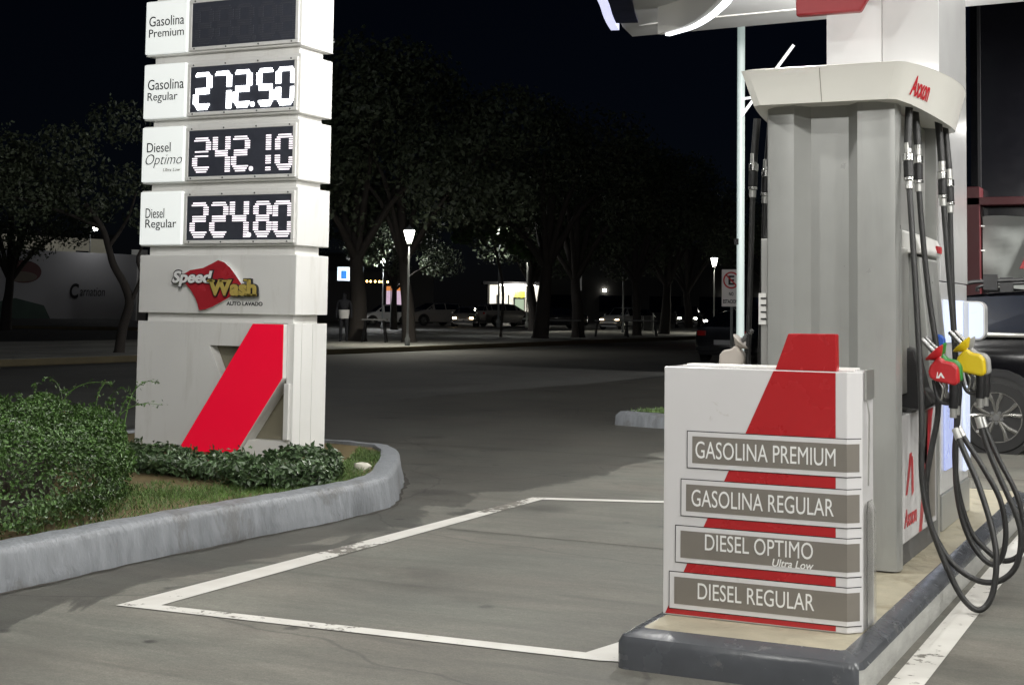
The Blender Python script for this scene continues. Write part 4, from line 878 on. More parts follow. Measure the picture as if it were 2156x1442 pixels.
# leaning tree at the left
T0 = Vector((-24.66, 28.47, 0.15))
tr = [(0, 0, -0.05), (0.10, 0, 0.62), (0.26, 0.03, 1.22), (0.16, -0.05, 1.69), (-0.07, -0.2, 2.16), (-0.19, -0.29, 2.63), (-0.32, -0.39, 3.1), (-0.7, -0.6, 3.7)]
brs = [[(0.26, 0.03, 1.2), (0.55, 0.1, 1.9), (0.42, 0.1, 2.4), (0.75, 0.3, 3.1)], [(-0.32, -0.39, 3.1), (-1.2, -0.9, 3.5), (-2.4, -1.6, 3.9)], [(-0.19, -0.29, 2.63), (0.2, -0.1, 3.3), (0.4, 0.0, 4.0)], [(0.55, 0.1, 1.9), (1.0, 0.3, 2.6), (1.3, 0.5, 3.2)]]
bl = [(-0.6, -0.6, 3.9, 0.9), (-1.8, -1.4, 3.9, 1.0), (-3.0, -2.0, 3.9, 0.9), (-2.6, -1.6, 4.8, 1.1), (-1.2, -0.8, 5.0, 1.0), (0.2, 0, 4.3, 0.6), (0.6, 0.25, 3.35, 0.55), (0.95, 0.35, 2.9, 0.4), (-4.0, -2.6, 4.4, 1.0), (-0.2, -0.1, 5.8, 0.8), (-3.6, -2.2, 5.6, 0.9)]
make_tree('leaning forked tree left of the price tower on the far sidewalk', tuple(T0), (tr, 0.135, brs, bl, 7000, 0.13))
# lit bough beside the lamp
lb_ = [(-28.83, 54.85, 4.45, 0.5), (-28.3, 55.1, 4.75, 0.45), (-27.82, 55.32, 4.75, 0.45), (-27.2, 55.6, 4.45, 0.4), (-26.8, 55.9, 4.0, 0.4), (-26.4, 56.1, 3.7, 0.35)]
t = thing('tree', 'slender young tree with leaves lit bright green by a lamp', 'tree', (-27.4, 55.7, 0.15))
mb = MB(); mb.tube(smooth_path([(-27.4, 55.7, 0.1), (-27.3, 55.7, 2.0), (-27.5, 55.5, 3.6), (-27.8, 55.3, 4.8)], 4), 0.06, 7)
mb.tube(smooth_path([(-27.5, 55.5, 3.6), (-28.2, 55.1, 4.4), (-28.9, 54.9, 4.5)], 4), 0.035, 6); mb.tube(smooth_path([(-27.45, 55.6, 3.4), (-26.9, 55.8, 4.2), (-26.3, 56.1, 3.6)], 4), 0.035, 6)
mb.build('trunk', M['trunk'], t, smooth=60); V, F = crown(lb_, 1500, 0.24); np_mesh('crown', V - np.array([-27.4, 55.7, 0.15]), F, M['leafbush'], t)

# ------------------------------------------------------------------ street lamps
SG = 'lantern street lamps on the plaza'
def street_lamp(label):
    t = thing('street_lamp', label, 'street lamp', (0, 0, 0), SG)
    mb = MB(); mb.lathe([(0.09, 0), (0.09, 0.25), (0.06, 0.32), (0.042, 0.5), (0.034, 3.7), (0.08, 3.75), (0.08, 3.8), (0.03, 3.82)], (0, 0, 0), 'z', 12); mb.build('pole', M['polegrey'], t, local=True, smooth=40)
    MB().lathe([(0.09, 3.83), (0.19, 4.22), (0.18, 4.25)], (0, 0, 0), 'z', 10).build('lantern', M['lampglass'], t, local=True, smooth=40)
    MB().lathe([(0.20, 4.255), (0.16, 4.32), (0.05, 4.38), (0.02, 4.45)], (0, 0, 0), 'z', 10).build('cap', M['polegrey'], t, local=True, smooth=40)
    la = bpy.data.lights.new('street_lamp_light', 'SPOT'); la.energy = 1300; la.spot_size = R(160); la.spot_blend = 0.5; la.shadow_soft_size = 0.2; la.color = (1, 0.95, 0.82)
    lo = bpy.data.objects.new('street_lamp_light', la); COL.objects.link(lo); lo.parent = t; lo.location = (0, 0, 4.0)
    return t
sl0 = street_lamp('brightest lantern lamp, on its own thin post right of the tower'); sl0.location = (-23.05, 40.15, 0.15); sl0.scale = (0.92, 0.92, 0.865)
for (x, y, lb, zr) in ((-27.9, 56.5, 'lantern lamp half hidden by the lit green leaves', 0.55), (-34.1, 72.6, 'lantern lamp post standing right of the lit green leaves', 0.3), (-24.4, 76.0, 'lantern lamp glowing at the right beside the no parking sign', 0), (-45.3, 75.8, 'distant small lantern glowing above the string of bulbs', 0)):
    c = copy_tree(sl0); c['label'] = lb; c.location = (x, y, zr); c.scale = (1, 1, 1)
    if y > 75 and x < -40 or zr > 1:
        for ch in c.children:
            if ch.type == 'LIGHT': ch.data = bpy.data.lights.new('street_lamp_light', 'POINT'); ch.data.shadow_soft_size = 0.2; ch.data.energy = 3000
    if zr == 0.55:
        for ch in c.children:
            if ch.type == 'LIGHT': ch.data = bpy.data.lights.new('street_lamp_light', 'POINT'); ch.data.energy = 420; ch.data.shadow_soft_size = 0.2
    if zr > 1.0: c.scale = (1.1, 1.1, 1.28); c.location.z = 0.0

tl = thing('added_street_light', 'added tall grey street light hidden behind the tower, brightening the trees', 'street light', (-23.2, 32.0, 0.15))  # unseen street light put in to brighten trees and sidewalk
MB().lathe([(0.12, 0.15), (0.11, 0.6), (0.08, 1.0), (0.05, 7.6)], (-23.2, 32.0, 0), 'z', 12).build('pole', M['polegrey'], tl, smooth=40)
MB().tube(smooth_path([(-23.2, 32.0, 7.5), (-22.9, 32.1, 8.2), (-22.2, 32.3, 8.5), (-21.6, 32.5, 8.5)], 5), 0.035, 8).build('arm', M['polegrey'], tl, smooth=40)
MB().prism([(-21.75, 32.36), (-21.15, 32.46), (-21.15, 32.66), (-21.75, 32.60)], 'z', 8.47, 8.58).build('lamp_head', M['polegrey'], tl, bevel=0.03)
MB().box(-21.65, -21.25, 32.44, 32.58, 8.455, 8.468).build('lens', M['lampglass'], tl)
la = bpy.data.lights.new('added_street_light_fill', 'POINT'); la.energy = 150; la.shadow_soft_size = 0.15; la.color = (0.95, 0.97, 1.0)
lo = bpy.data.objects.new('added_street_light_fill', la); COL.objects.link(lo); lo.parent = tl; lo.location = (1.75, 0.5, 8.1)
# ------------------------------------------------------------------ light mast, no parking sign
pm_ = thing('light_mast', 'tall slim white mast beyond the canopy with a slanting brace rod', 'pole', (-5.73, 19.0, 0))
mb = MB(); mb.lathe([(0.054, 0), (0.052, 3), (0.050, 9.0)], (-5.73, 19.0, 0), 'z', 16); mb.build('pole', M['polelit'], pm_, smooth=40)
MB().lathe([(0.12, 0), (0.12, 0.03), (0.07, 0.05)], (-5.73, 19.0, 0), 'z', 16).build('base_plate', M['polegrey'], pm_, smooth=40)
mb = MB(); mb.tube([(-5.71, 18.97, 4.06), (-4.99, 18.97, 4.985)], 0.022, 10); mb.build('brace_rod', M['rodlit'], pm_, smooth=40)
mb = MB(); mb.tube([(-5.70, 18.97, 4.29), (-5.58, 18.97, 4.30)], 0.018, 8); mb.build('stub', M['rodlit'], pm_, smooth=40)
mb = MB(); mb.box(-5.80, -5.74, 18.93, 18.945, 2.30, 2.38); mb.build('tag', M['outline'], pm_)
ns = thing('no_parking_sign', 'white rectangular no parking sign with red circle on a post', 'traffic sign', (-10.17, 33.0, 0.0))
NX, NY = -10.17, 33.0
MB().box(NX - 0.235, NX + 0.235, NY - 0.012, NY, 1.50, 2.375).build('plate', M['signwhite'], ns, bevel=0.004)
MB().box(NX - 0.028, NX + 0.028, NY + 0.001, NY + 0.05, 0, 2.3).build('post', M['polegrey'], ns)
mb = MB(); n_ = 32
for k in range(n_):
    a0, a1 = 2 * math.pi * k / n_, 2 * math.pi * (k + 1) / n_
    mb.quad([(NX + r_ * math.cos(a), NY - 0.015, 2.12 + r_ * math.sin(a)) for r_, a in ((0.165, a0), (0.165, a1), (0.20, a1), (0.20, a0))])
dd = 0.125
mb.quad([(NX - dd - 0.012, NY - 0.0165, 2.12 + dd - 0.012), (NX + dd - 0.012, NY - 0.0165, 2.12 - dd - 0.012), (NX + dd + 0.012, NY - 0.0165, 2.12 - dd + 0.012), (NX - dd + 0.012, NY - 0.0165, 2.12 + dd + 0.012)])
mb.build('prohibition_ring', M['letterred'], ns)
mb = MB(); text_fit(mb, 'E', NX - 0.07, NX + 0.075, 2.01, 2.23, lambda p, q, r: (p, NY - 0.0135 - r, q), 0.03, 0, 0.001)
text_fit(mb, 'NO', NX - 0.055, NX + 0.055, 1.755, 1.84, lambda p, q, r: (p, NY - 0.0135 - r, q), 0.03, 0, 0.001)
text_fit(mb, 'ESTACIONE', NX - 0.20, NX + 0.20, 1.575, 1.665, lambda p, q, r: (p, NY - 0.0135 - r, q), 0.03, 0, 0.001)
mb.build('lettering', M['letter'], ns)

# ------------------------------------------------------------------ cars
def wheel(root, x, y, r, w, fancy, side):
    t = MB(); t.lathe([(r * 0.70, -w / 2), (r * 0.95, -w / 2), (r, -w * 0.36), (r, w * 0.36), (r * 0.95, w / 2), (r * 0.70, w / 2)], (x, y, r), 'y', 40 if fancy else 18, 0, False)
    wh = t.build('wheel', M['tyre'], root, local=True, smooth=40)
    yo = y + side * (w / 2 - 0.012); mb = MB()
    if fancy:
        rr = r * 0.705
        mb.lathe([(rr, -0.06), (rr, 0.006), (rr * 0.955, 0.006), (rr * 0.93, -0.06)] if side > 0 else [(rr, 0.06), (rr, -0.006), (rr * 0.955, -0.006), (rr * 0.93, 0.06)], (x, yo, r), 'y', 48, 0, False)
        for k in range(5):
            for da in (-0.155, 0.155):
                a = 2 * math.pi * k / 5 + 0.35
                p0 = (x + math.cos(a + da * 0.6) * rr * 0.2, yo - side * 0.012, r + math.sin(a + da * 0.6) * rr * 0.2); p1 = (x + math.cos(a + da) * rr * 0.6, yo - side * 0.002, r + math.sin(a + da) * rr * 0.6)
                p2 = (x + math.cos(a + da * 1.7) * rr * 0.95, yo - side * 0.004, r + math.sin(a + da * 1.7) * rr * 0.95)
                mb.tube([p0, p1, p2], [0.015, 0.019, 0.026], 6)
        mb.lathe([(rr * 0.20, -0.02), (rr * 0.20, 0.004), (0.001, 0.004)] if side > 0 else [(rr * 0.20, 0.02), (rr * 0.20, -0.004), (0.001, -0.004)], (x, yo, r), 'y', 24, 0, False)
        mb.build('rim', M['rim'], wh, local=True, smooth=40)
        mb = MB()
        for k in range(5):
            a = 2 * math.pi * k / 5 + 0.98
            mb.lathe([(0.001, -0.008), (0.017, -0.008), (0.017, 0.008), (0.001, 0.008)], (x + math.cos(a) * rr * 0.22, yo, r + math.sin(a) * rr * 0.22), 'y', 10)
        mb.lathe([(0.001, -0.01), (0.034, -0.01), (0.034, 0.01), (0.001, 0.01)], (x, yo, r), 'y', 16)
        mb.build('lug_nuts', M['greydark'], wh, local=True)
        mb = MB(); mb.lathe([(rr * 0.98, -0.09), (0.001, -0.09)] if side > 0 else [(rr * 0.98, 0.09), (0.001, 0.09)], (x, yo, r), 'y', 24, 0, False); mb.build('brake_disc', M['blackplastic'], wh, local=True)
    else:
        s_ = side
        mb.lathe([(r * 0.70, -0.05 * s_), (r * 0.68, 0), (r * 0.2, 0.004 * s_), (0.001, 0.006 * s_)], (x, yo, r), 'y', 16, 0, False); mb.build('rim', M['rim'], wh, local=True, smooth=30)
KIND = {
 # station x, belt height, roof height, half width, roof half width  (x forward, metres)
 'hatch': dict(L=3.75, r=0.30, ax=(-1.15, 1.25), st=[(-1.87, .62, .66, .70, .6), (-1.80, .88, .95, .78, .6), (-1.62, .92, 1.30, .82, .56), (-1.30, .93, 1.47, .84, .58), (-.3, .92, 1.53, .84, .60), (.35, .91, 1.47, .84, .58), (1.05, .90, .96, .83, .62), (1.60, .76, .80, .80, .6), (1.85, .55, .58, .70, .5)], roof=(2, 5)),
 'sedan': dict(L=4.5, r=0.31, ax=(-1.30, 1.35), st=[(-2.22, .62, .66, .72, .6), (-2.15, .90, .96, .80, .62), (-1.45, .94, 1.02, .84, .62), (-.95, .93, 1.34, .86, .56), (-.3, .92, 1.42, .86, .58), (.3, .91, 1.36, .86, .57), (1.00, .90, .96, .85, .62), (1.85, .76, .80, .82, .6), (2.2, .52, .55, .72, .5)], roof=(3, 5)),
 'suv': dict(L=4.7, r=0.365, ax=(-1.35, 1.42), st=[(-2.32, .70, .74, .78, .6), (-2.27, 1.06, 1.12, .88, .64), (-2.10, 1.14, 1.50, .92, .62), (-1.75, 1.17, 1.64, .94, .64), (-.5, 1.16, 1.70, .94, .66), (.45, 1.14, 1.64, .94, .64), (1.20, 1.10, 1.17, .93, .68), (2.05, .96, 1.00, .90, .66), (2.36, .66, .70, .80, .55)], roof=(2, 5)),
}
def make_car(kind, label, paint, loc, rz, head=None, tail=None, fancy=False, group='cars parked across the plaza', name='parked_car', hw=1.0):
    K = KIND[kind]; t = thing(name, label, 'car', (0, 0, 0), group)
    st = K['st']; body, glass = MB(), MB(); rings = []
    for (x, zb, zt, w, wr) in st:
        half = [(x, w * 0.80, 0.20), (x, w * 0.97, 0.26), (x, w, 0.46), (x, w * 1.0, zb * 0.80), (x, w * 0.965, zb), (x, wr + (w - wr) * (0.12 if zt - zb > .2 else .75), zt - (0.05 if zt - zb > .2 else 0.02)), (x, wr * 0.72, zt)]
        rings.append([(a, -b, c) for a, b, c in half] + [(a, b, c) for a, b, c in half[::-1]])
    n_ = 14; r0, r1 = K['roof']
    base = len(body.v)
    for r_ in rings: body.v += r_
    for k in range(len(rings) - 1):
        for i in range(n_ - 1):
            q = (k * n_ + i, k * n_ + i + 1, (k + 1) * n_ + i + 1, (k + 1) * n_ + i)
            side_g = i in (4, 8) and r0 - 0 <= k < r1; screen = i in (5, 6, 7) and (k == r1 or k == r0 - 1)
            corner = i in (4, 8) and k in (r1, r0 - 1)
            if side_g or screen or corner:
                vs = [Vector(body.v[j]) for j in q]; c = sum(vs, Vector()) / 4
                body.f.append(q); body.m.append(0)
                nrm = (vs[1] - vs[0]).cross(vs[3] - vs[0]).normalized()
                if nrm.dot(c - Vector((0, 0, 0.8))) < 0: nrm = -nrm
                sh_ = 0.92 if side_g else 0.94
                if corner: sh_ = 0.55
                glass.quad([c + (v - c) * sh_ + nrm * 0.006 for v in vs])
            else: body.f.append(q); body.m.append(0)
    body.f.append(tuple(range(n_))); body.m.append(0); e = (len(rings) - 1) * n_; body.f.append(tuple(range(e, e + n_))); body.m.append(0)
    for k in range(len(rings) - 1): body.f.append((k * n_ + n_ - 1, k * n_, (k + 1) * n_, (k + 1) * n_ + n_ - 1)); body.m.append(0)
    b = body.build('body', paint, t, local=True, smooth=32)
    if fancy:
        b.modifiers.new('sub', 'SUBSURF').levels = 1; b.modifiers['sub'].render_levels = 2
    glass.build('windows', M['glassdark'], t, local=True, recalc=False)
    w = max(s[3] for s in st)
    for xa in K['ax']:
        for sd in (-1, 1):
            wheel(t, xa, sd * (w - 0.085), K['r'], 0.21, fancy, sd)
            mb = MB(); ra = K['r'] * 1.13; mb2 = []
            ring_ = []
            for k in range(15):
                a = math.pi * k / 14 * 1.06 - 0.09; ca, sa = math.cos(a), math.sin(a)
                ring_.append([(xa + ra * ca, sd * (w - 0.30), K['r'] + ra * sa), (xa + ra * ca, sd * (w + 0.012), K['r'] + ra * sa), (xa + (ra + 0.075) * ca, sd * (w + 0.012), K['r'] + (ra + 0.075) * sa), (xa + (ra + 0.085) * ca, sd * (w - 0.02), K['r'] + (ra + 0.085) * sa)])
            mb.loft(ring_, 0, True, True); mb.build('wheel_arch', M['blackplastic'], t, local=True, smooth=40)
            disc = MB(); disc.lathe([(ra, sd * (w + 0.0035)), (0.001, sd * (w + 0.0035))], (xa, 0, K['r']), 'y', 24, 0, False)
            disc.build('wheel_well', M['outline'], t, local=True)
    xf, xr = st[-1][0], st[0][0]
    for sd in (-1, 1):
        zf = st[-1][1]
        MB().box(xf - 0.22, xf - 0.02, sd * 0.60 - 0.13, sd * 0.60 + 0.13, zf + 0.02, zf + 0.15).build('headlight', head or M['headoff'], t, local=True, bevel=0.02)
        zr = st[1][1]
        MB().box(xr - 0.01, xr + 0.12, sd * 0.62 - 0.12, sd * 0.62 + 0.12, zr - 0.18, zr - 0.04).build('tail_light', tail or M['tailoff'], t, local=True, bevel=0.015)
    MB().box(xr - 0.03, xr + 0.02, -0.26, 0.26, 0.48, 0.61).build('licence_plate', M['platew'], t, local=True)
    MB().box(xr - 0.02, xr + 0.06, -w * 0.9, w * 0.9, 0.30, 0.42).build('bumper', M['blackplastic'], t, local=True, bevel=0.02)
    MB().box(xf - 0.06, xf + 0.02, -w * 0.8, w * 0.8, 0.26, 0.42).build('bumper', M['blackplastic'], t, local=True, bevel=0.02)
    for sd in (-1, 1):
        MB().box(0.75, 0.87, sd * (w + 0.02) - 0.08, sd * (w + 0.02) + 0.08, st[5][1] + 0.02, st[5][1] + 0.15).build('mirror', paint, t, local=True, bevel=0.03)
    t.location = loc; t.rotation_euler = (0, 0, rz); return t
# black suv behind the column: faces +X
sv = make_car('suv', 'black suv with bright alloy wheel stopped behind the pump island', M['carblack'], (-0.62, 16.36, 0), 0.0, fancy=True, group=None, name='suv')
w = 0.94
mb = MB(); mb.tube([(-2.05, -w * 0.985, 1.185), (-1.6, -w * 0.985, 1.20), (-0.2, -w * 0.985, 1.19), (0.9, -w * 0.98, 1.16)], [0.010, 0.028, 0.020, 0.016], 8); mb.build('belt_trim', M['chrome'], sv, local=True, smooth=40)
for sd in (-1, 1):
    mb = MB(); mb.tube(smooth_path([(-1.75, sd * 0.66, 1.66), (-1.6, sd * 0.66, 1.74), (-0.4, sd * 0.67, 1.78), (0.4, sd * 0.66, 1.74), (0.55, sd * 0.66, 1.66)], 4), 0.022, 8); mb.box(-1.50, -1.36, sd * 0.66 - 0.03, sd * 0.66 + 0.03, 1.66, 1.82); mb.build('roof_rail', M['blackplastic'], sv, local=True, smooth=40)
PI = math.pi
make_car('sedan', 'dark low sedan seen from behind, leaving along the road', M['cardark'], (-12.0, 40.3, -0.01), R(91), tail=M['tailoff'], group='cars driving on the road', name='sedan')
make_car('hatch', 'dark distant car with two lit red tail lamps ahead of the sedan', M['cardark'], (-17.2, 60, -0.01), R(95), tail=M['taillit'], group='cars driving on the road', name='hatchback')
make_car('hatch', 'white hatchback parked left of the street lamp trunk', M['carwhite'], (-54.5, 91.7, 0), R(228))
make_car('suv', 'silver suv parked right of the street lamp trunk', M['carsilver'], (-52.3, 95.0, 0), R(240))
make_car('sedan', 'silver sedan with warm lit headlamps nosing toward the road', M['carsilver'], (-48.3, 92.5, 0), R(292), head=M['headwarm'])
make_car('suv', 'pale suv parked beside the lit shop front', M['carsilver'], (-48.4, 99.1, 0), R(60))
make_car('hatch', 'white car with one warm bright headlamp by the thin post', M['carwhite'], (-36.6, 93.4, 0), R(262), head=M['headwarm'])
make_car('sedan', 'dark car parked left of the leaning black trunk', M['cardark'], (-41.5, 93.0, 0), R(215))
make_car('suv', 'dark car dazzling with white headlamps, left of the glaring pair', M['cardark'], (-36.8, 108, 0), R(288), head=M['headlit'])
make_car('sedan', 'dark car dazzling with white headlamps, right of the glaring pair', M['cardark'], (-34.0, 106, 0), R(286), head=M['headlit'])
make_car('sedan', 'dark car with white headlamps parked left of the glaring pair, behind the bin', M['cardark'], (-38.9, 103, 0), R(280), head=M['headlit'])
make_car('hatch', 'dark small car with white headlamps at the far end of the glaring row', M['cardark'], (-31.5, 101, 0), R(287), head=M['headlit'])
make_car('hatch', 'dark car with pale headlamp under the right hand street lamp', M['cardark'], (-29.2, 104, 0), R(284), head=M['headlit'])

# ------------------------------------------------------------------ painted wall, buildings
wa, wb = Vector((-74.15, 71.0, 0)), Vector((-72.6, 88.6, 0))
wa = Vector((-76.5, 68.0, 0)); wb = Vector((-73.2, 87.0, 0))
wd = (wb - wa).normalized(); wnrm = Vector((wd.y, -wd.x, 0))
def WP(s, z, d=0.0): q = wa + wd * s + wnrm * d; return (q.x, q.y, z)
wl_ = thing('painted_wall', 'long grey painted wall with dark lettering behind the leaning tree', 'wall', tuple(wa))
wlen = (wb - wa).length
mb = MB(); mb.loft([[WP(0, 0, -0.15), WP(0, 5.0, -0.15), WP(0, 5.0), WP(0, 0)], [WP(wlen, 0, -0.15), WP(wlen, 5.0, -0.15), WP(wlen, 5.0), WP(wlen, 0)]], 0, True, True); mb.build('panel', M['wallgrey'], wl_)
mb = MB(); text_fit(mb, 'arnation', 13.45, 15.7, 1.82, 2.45, lambda p, q, r: WP(p, q, 0.02 + r), 0.0, 0.15, 0.005); text_fit(mb, 'C', 12.55, 13.35, 1.62, 2.72, lambda p, q, r: WP(p, q, 0.03 + r), 0.03, 0.1, 0.005)
mb.build('lettering', M['letter'], wl_)
mb = MB()
for k in range(28): a = 2 * PI * k / 28
mb.quad([WP(8.6 + 1.5 * math.cos(2 * PI * k / 28), 3.45 + 0.80 * math.sin(2 * PI * k / 28), 0.015) for k in range(28)], 0)
mb.quad([WP(8.5 + 1.25 * math.cos(2 * PI * k / 28), 3.1 + 0.36 * math.sin(2 * PI * k / 28), 0.02) for k in range(28)], 1)
mb.quad([WP(6.5, 0.1, 0.015), WP(11.0, 0.1, 0.015), WP(10.4, 1.1, 0.015), WP(8.0, 1.6, 0.015), WP(6.5, 1.3, 0.015)], 2)
mb.build('mural', [M['muralred'], M['muraltan'], M['muralgreen']], wl_)
MB().box(-73.9, -73.2, 86.4, 87.4, 0, 5.4).build('pilaster', M['white'], wl_)
# lit house tops behind the wall
wq = Vector(WP(14.3, 5.0)); fl = thing('wall_lamp', 'small round lamp on a bracket above the painted wall, shining through leaves', 'lamp', tuple(wq))
MB().tube([WP(14.3, 4.8, -0.08), WP(14.3, 6.6, -0.08), WP(14.3, 6.8, 0.3)], 0.04, 8).build('bracket', M['polegrey'], fl)
q = WP(14.3, 6.75, 0.45); MB().lathe([(0.001, -0.2), (0.14, -0.14), (0.2, 0), (0.14, 0.14), (0.001, 0.2)], q, 'z', 12).build('globe', M['lampglass'], fl, smooth=60)
la = bpy.data.lights.new('wall_lamp_light', 'POINT'); la.energy = 55; la.shadow_soft_size = 0.2; lo = bpy.data.objects.new('wall_lamp_light', la); COL.objects.link(lo); lo.parent = fl; lo.location = Vector(WP(14.3, 6.6, 1.6)) - wq
hb = thing('house', 'cream lit house showing over the top of the painted wall', 'house', (-86, 86, 0))
MB().obox((-84, 84, 3.2), (3.0, 7.0, 3.2), Matrix.Rotation(R(-10), 3, 'Z')).build('wall', pm('lit_house_wall', (0.5, 0.48, 0.4), 0.8, emit=(1, 0.95, 0.75), estr=0.06), hb)  # faint emission in the wall colour stands in for light on it
MB().obox((-84, 84, 6.6), (3.3, 7.4, 0.2), Matrix.Rotation(R(-10), 3, 'Z')).build('roof', M['roofdark'], hb)
for dy in (-4, 0, 4): MB().obox((-80.92 + dy * 0.17, 84 + dy, 4.9), (0.05, 0.6, 0.5), Matrix.Rotation(R(-10), 3, 'Z')).build('window', M['glassdark'], hb)
# shop block with lit poster and sign
vdir = Vector((-0.50, 0.866, 0)); vr = Vector((0.866, 0.50, 0)); rotm = Matrix.Rotation(R(30), 3, 'Z')
sb = thing('shop_building', 'dark low shop block with a lit poster behind the white hatchback', 'building', (-60.5, 104, 0))
def fac(c, s, z, d): q = Vector(c) + vr * s - vdir * d; return (q.x, q.y, z)
c0 = (-60.2, 102.6, 0)
MB().obox(Vector(c0) + vdir * 3 + vr * (-3) + Vector((0, 0, 2.1)), (6.2, 2.9, 2.1), rotm).build('wall', M['shopwall'], sb)
MB().obox(Vector(c0) + vdir * 3 + vr * (-3) + Vector((0, 0, 4.3)), (6.5, 3.2, 0.12), rotm).build('roof', M['roofdark'], sb)
fr = MB().obox(Vector(c0) - vdir * 0.0 + Vector((0, 0, 2.15)), (0.85, 0.05, 1.05), rotm).build('poster_frame', M['roofdark'], sb)
MB().obox(Vector(c0) - vdir * 0.07 + Vector((0, 0, 2.02)), (0.66, 0.02, 0.62), rotm).build('poster', M['posterlit'], fr)
MB().obox(Vector(c0) - vdir * 0.07 + Vector((0, 0, 2.82)), (0.66, 0.02, 0.18), rotm).build('poster', M['posterorange'], fr)
sg = thing('lit_sign', 'small lit white and blue sign peeping past the tree trunk', 'sign', (-48.2, 76.7, 3))
MB().obox((-48.2, 76.7, 3.35), (0.80, 0.06, 0.42), rotm).build('panel', M['signlit'], sg)
MB().obox(Vector((-48.55, 76.5, 3.30)) - vdir * 0.075, (0.17, 0.01, 0.25), rotm).build('emblem', M['signblue'], sg)
MB().obox((-48.2, 76.9, 1.5), (0.06, 0.06, 1.5), rotm).build('post', M['polegrey'], sg)
sl_ = thing('string_lights', 'string of warm bulbs glowing below the lit sign', 'string lights', (-49.5, 81.7, 3.0))
a, b = Vector((-50.42, 81.25, 3.06)), Vector((-48.5, 82.2, 3.02)); mb = MB(); mb.tube([a.lerp(b, k / 8) - Vector((0, 0, 0.05 * math.sin(PI * k / 8))) for k in range(9)], 0.008, 5); mb.build('cable', M['outline'], sl_)
for k in range(9):
    q = a.lerp(b, (k + rnd.uniform(-.2, .2)) / 8); MB().lathe([(0.001, -0.09), (0.055, -0.06), (0.065, 0), (0.03, 0.05), (0.001, 0.06)], (q.x, q.y, q.z - 0.04), 'z', 8).build('bulb', M['bulb'], sl_, smooth=60)
for q in (a, b): MB().tube([(q.x, q.y, 0), (q.x, q.y, q.z)], 0.03, 6).build('post', M['polegrey'], sl_)
sh_ = thing('kiosk', 'small shop with bright open front and yellow sign', 'shop', (-54.5, 113, 0))
kc = Vector((-54.2, 113.2, 0))
MB().obox(kc + vdir * 2.6 + Vector((0, 0, 1.7)), (2.4, 0.1, 1.7), rotm).build('back_wall', M['shoplit'], sh_)
for s in (-2.4, 2.4): MB().obox(kc + vdir * 1.3 + vr * s + Vector((0, 0, 1.7)), (0.08, 1.3, 1.7), rotm).build('side_wall', M['shopwall'], sh_)
MB().obox(kc + vdir * 1.2 + Vector((0, 0, 3.5)), (2.9, 1.8, 0.12), rotm).build('roof', M['roofdark'], sh_)
MB().obox(kc + vdir * 0.2 + vr * 0.3 + Vector((0, 0, 2.55)), (0.45, 0.05, 0.25), rotm).build('yellow_sign', M['yellowlit'], sh_)
MB().obox(kc + vdir * 0.3 + Vector((0, 0, 0.5)), (2.2, 0.2, 0.5), rotm).build('counter', M['white'], sh_)
for s in (-1.5, -0.5, 1.5): MB().obox(kc + vdir * 2.45 + vr * s + Vector((0, 0, 1.5)), (0.06, 0.03, 1.0), rotm).build('shelf', M['outline'], sh_)
MB().obox(kc + vdir * -0.3 + Vector((0, 0, 3.34)), (1.6, 0.06, 0.04), rotm).build('light_tube', M['lampglass'], sh_)
la = bpy.data.lights.new('kiosk_fill_light', 'POINT'); la.energy = 500; la.shadow_soft_size = 0.3; la.color = (1, 0.95, 0.85); lo = bpy.data.objects.new('kiosk_fill_light', la); COL.objects.link(lo); lo.parent = sh_; lo.location = kc - vdir * 1.2 + Vector((0, 0, 3.0)) - Vector((-54.5, 113, 0))  # light added before the kiosk to brighten the parked cars
bo = thing('drinks_cooler', 'upright lit pale cooler standing before the bright kiosk', 'cooler', (-48.3, 101.4, 0))
MB().obox((-48.3, 101.4, 1.1), (0.42, 0.35, 1.1), rotm).build('cabinet', M['white'], bo, bevel=0.03)
MB().obox(Vector((-48.3, 101.4, 1.2)) - vdir * 0.36, (0.34, 0.01, 0.85), rotm).build('lit_door', pm('lit_cooler_door', (0.6, 0.7, 0.55), 0.4, emit=(0.80, 1.0, 0.70), estr=0.45), bo)
for (cx, cy, hw, h, lb) in ((-80, 112, 10, 6.0, 'long dark building beyond the shop block'), (-48, 134, 13, 7.5, 'dark flat roofed building behind the kiosk and parked cars'), (-20, 150, 12, 8.0, 'dark far building behind the glaring headlamps')):
    fb = thing('far_building', lb, 'building', (cx, cy, 0), 'dark buildings beyond the plaza')
    c_ = Vector((cx, cy, 0)); MB().obox(c_ + vdir * 4 + Vector((0, 0, h / 2)), (hw, 4, h / 2), rotm).build('wall', M['shopwall'], fb)
    MB().obox(c_ + vdir * 4 + Vector((0, 0, h + 0.15)), (hw + 0.3, 4.3, 0.15), rotm).build('roof', M['roofdark'], fb)
    if cx == -48:
        for s_, z_ in ((6.0, 2.6), (9.5, 2.5), (-6, 3.2)): MB().obox(c_ + vr * s_ - vdir * 0.12 + Vector((0, 0, z_)), (0.16, 0.1, 0.12), rotm).build('wall_light', M['lampglass'], fb)
    if cx == -20:
        for s_, z_ in ((-7.5, 3.0), (-5.5, 3.3), (-4.4, 2.7), (-8.5, 2.2), (2, 3.2)): MB().obox(c_ + vr * s_ - vdir * 0.12 + Vector((0, 0, z_)), (0.28, 0.1, 0.16), rotm).build('wall_light', M['lampglass'], fb)
    for k in range(-2, 3):
        MB().obox(c_ + vr * (k * hw * 0.38) - vdir * 0.03 + Vector((0, 0, 1.9)), (hw * 0.12, 0.05, 0.8), rotm).build('window', M['glassdark'], fb)
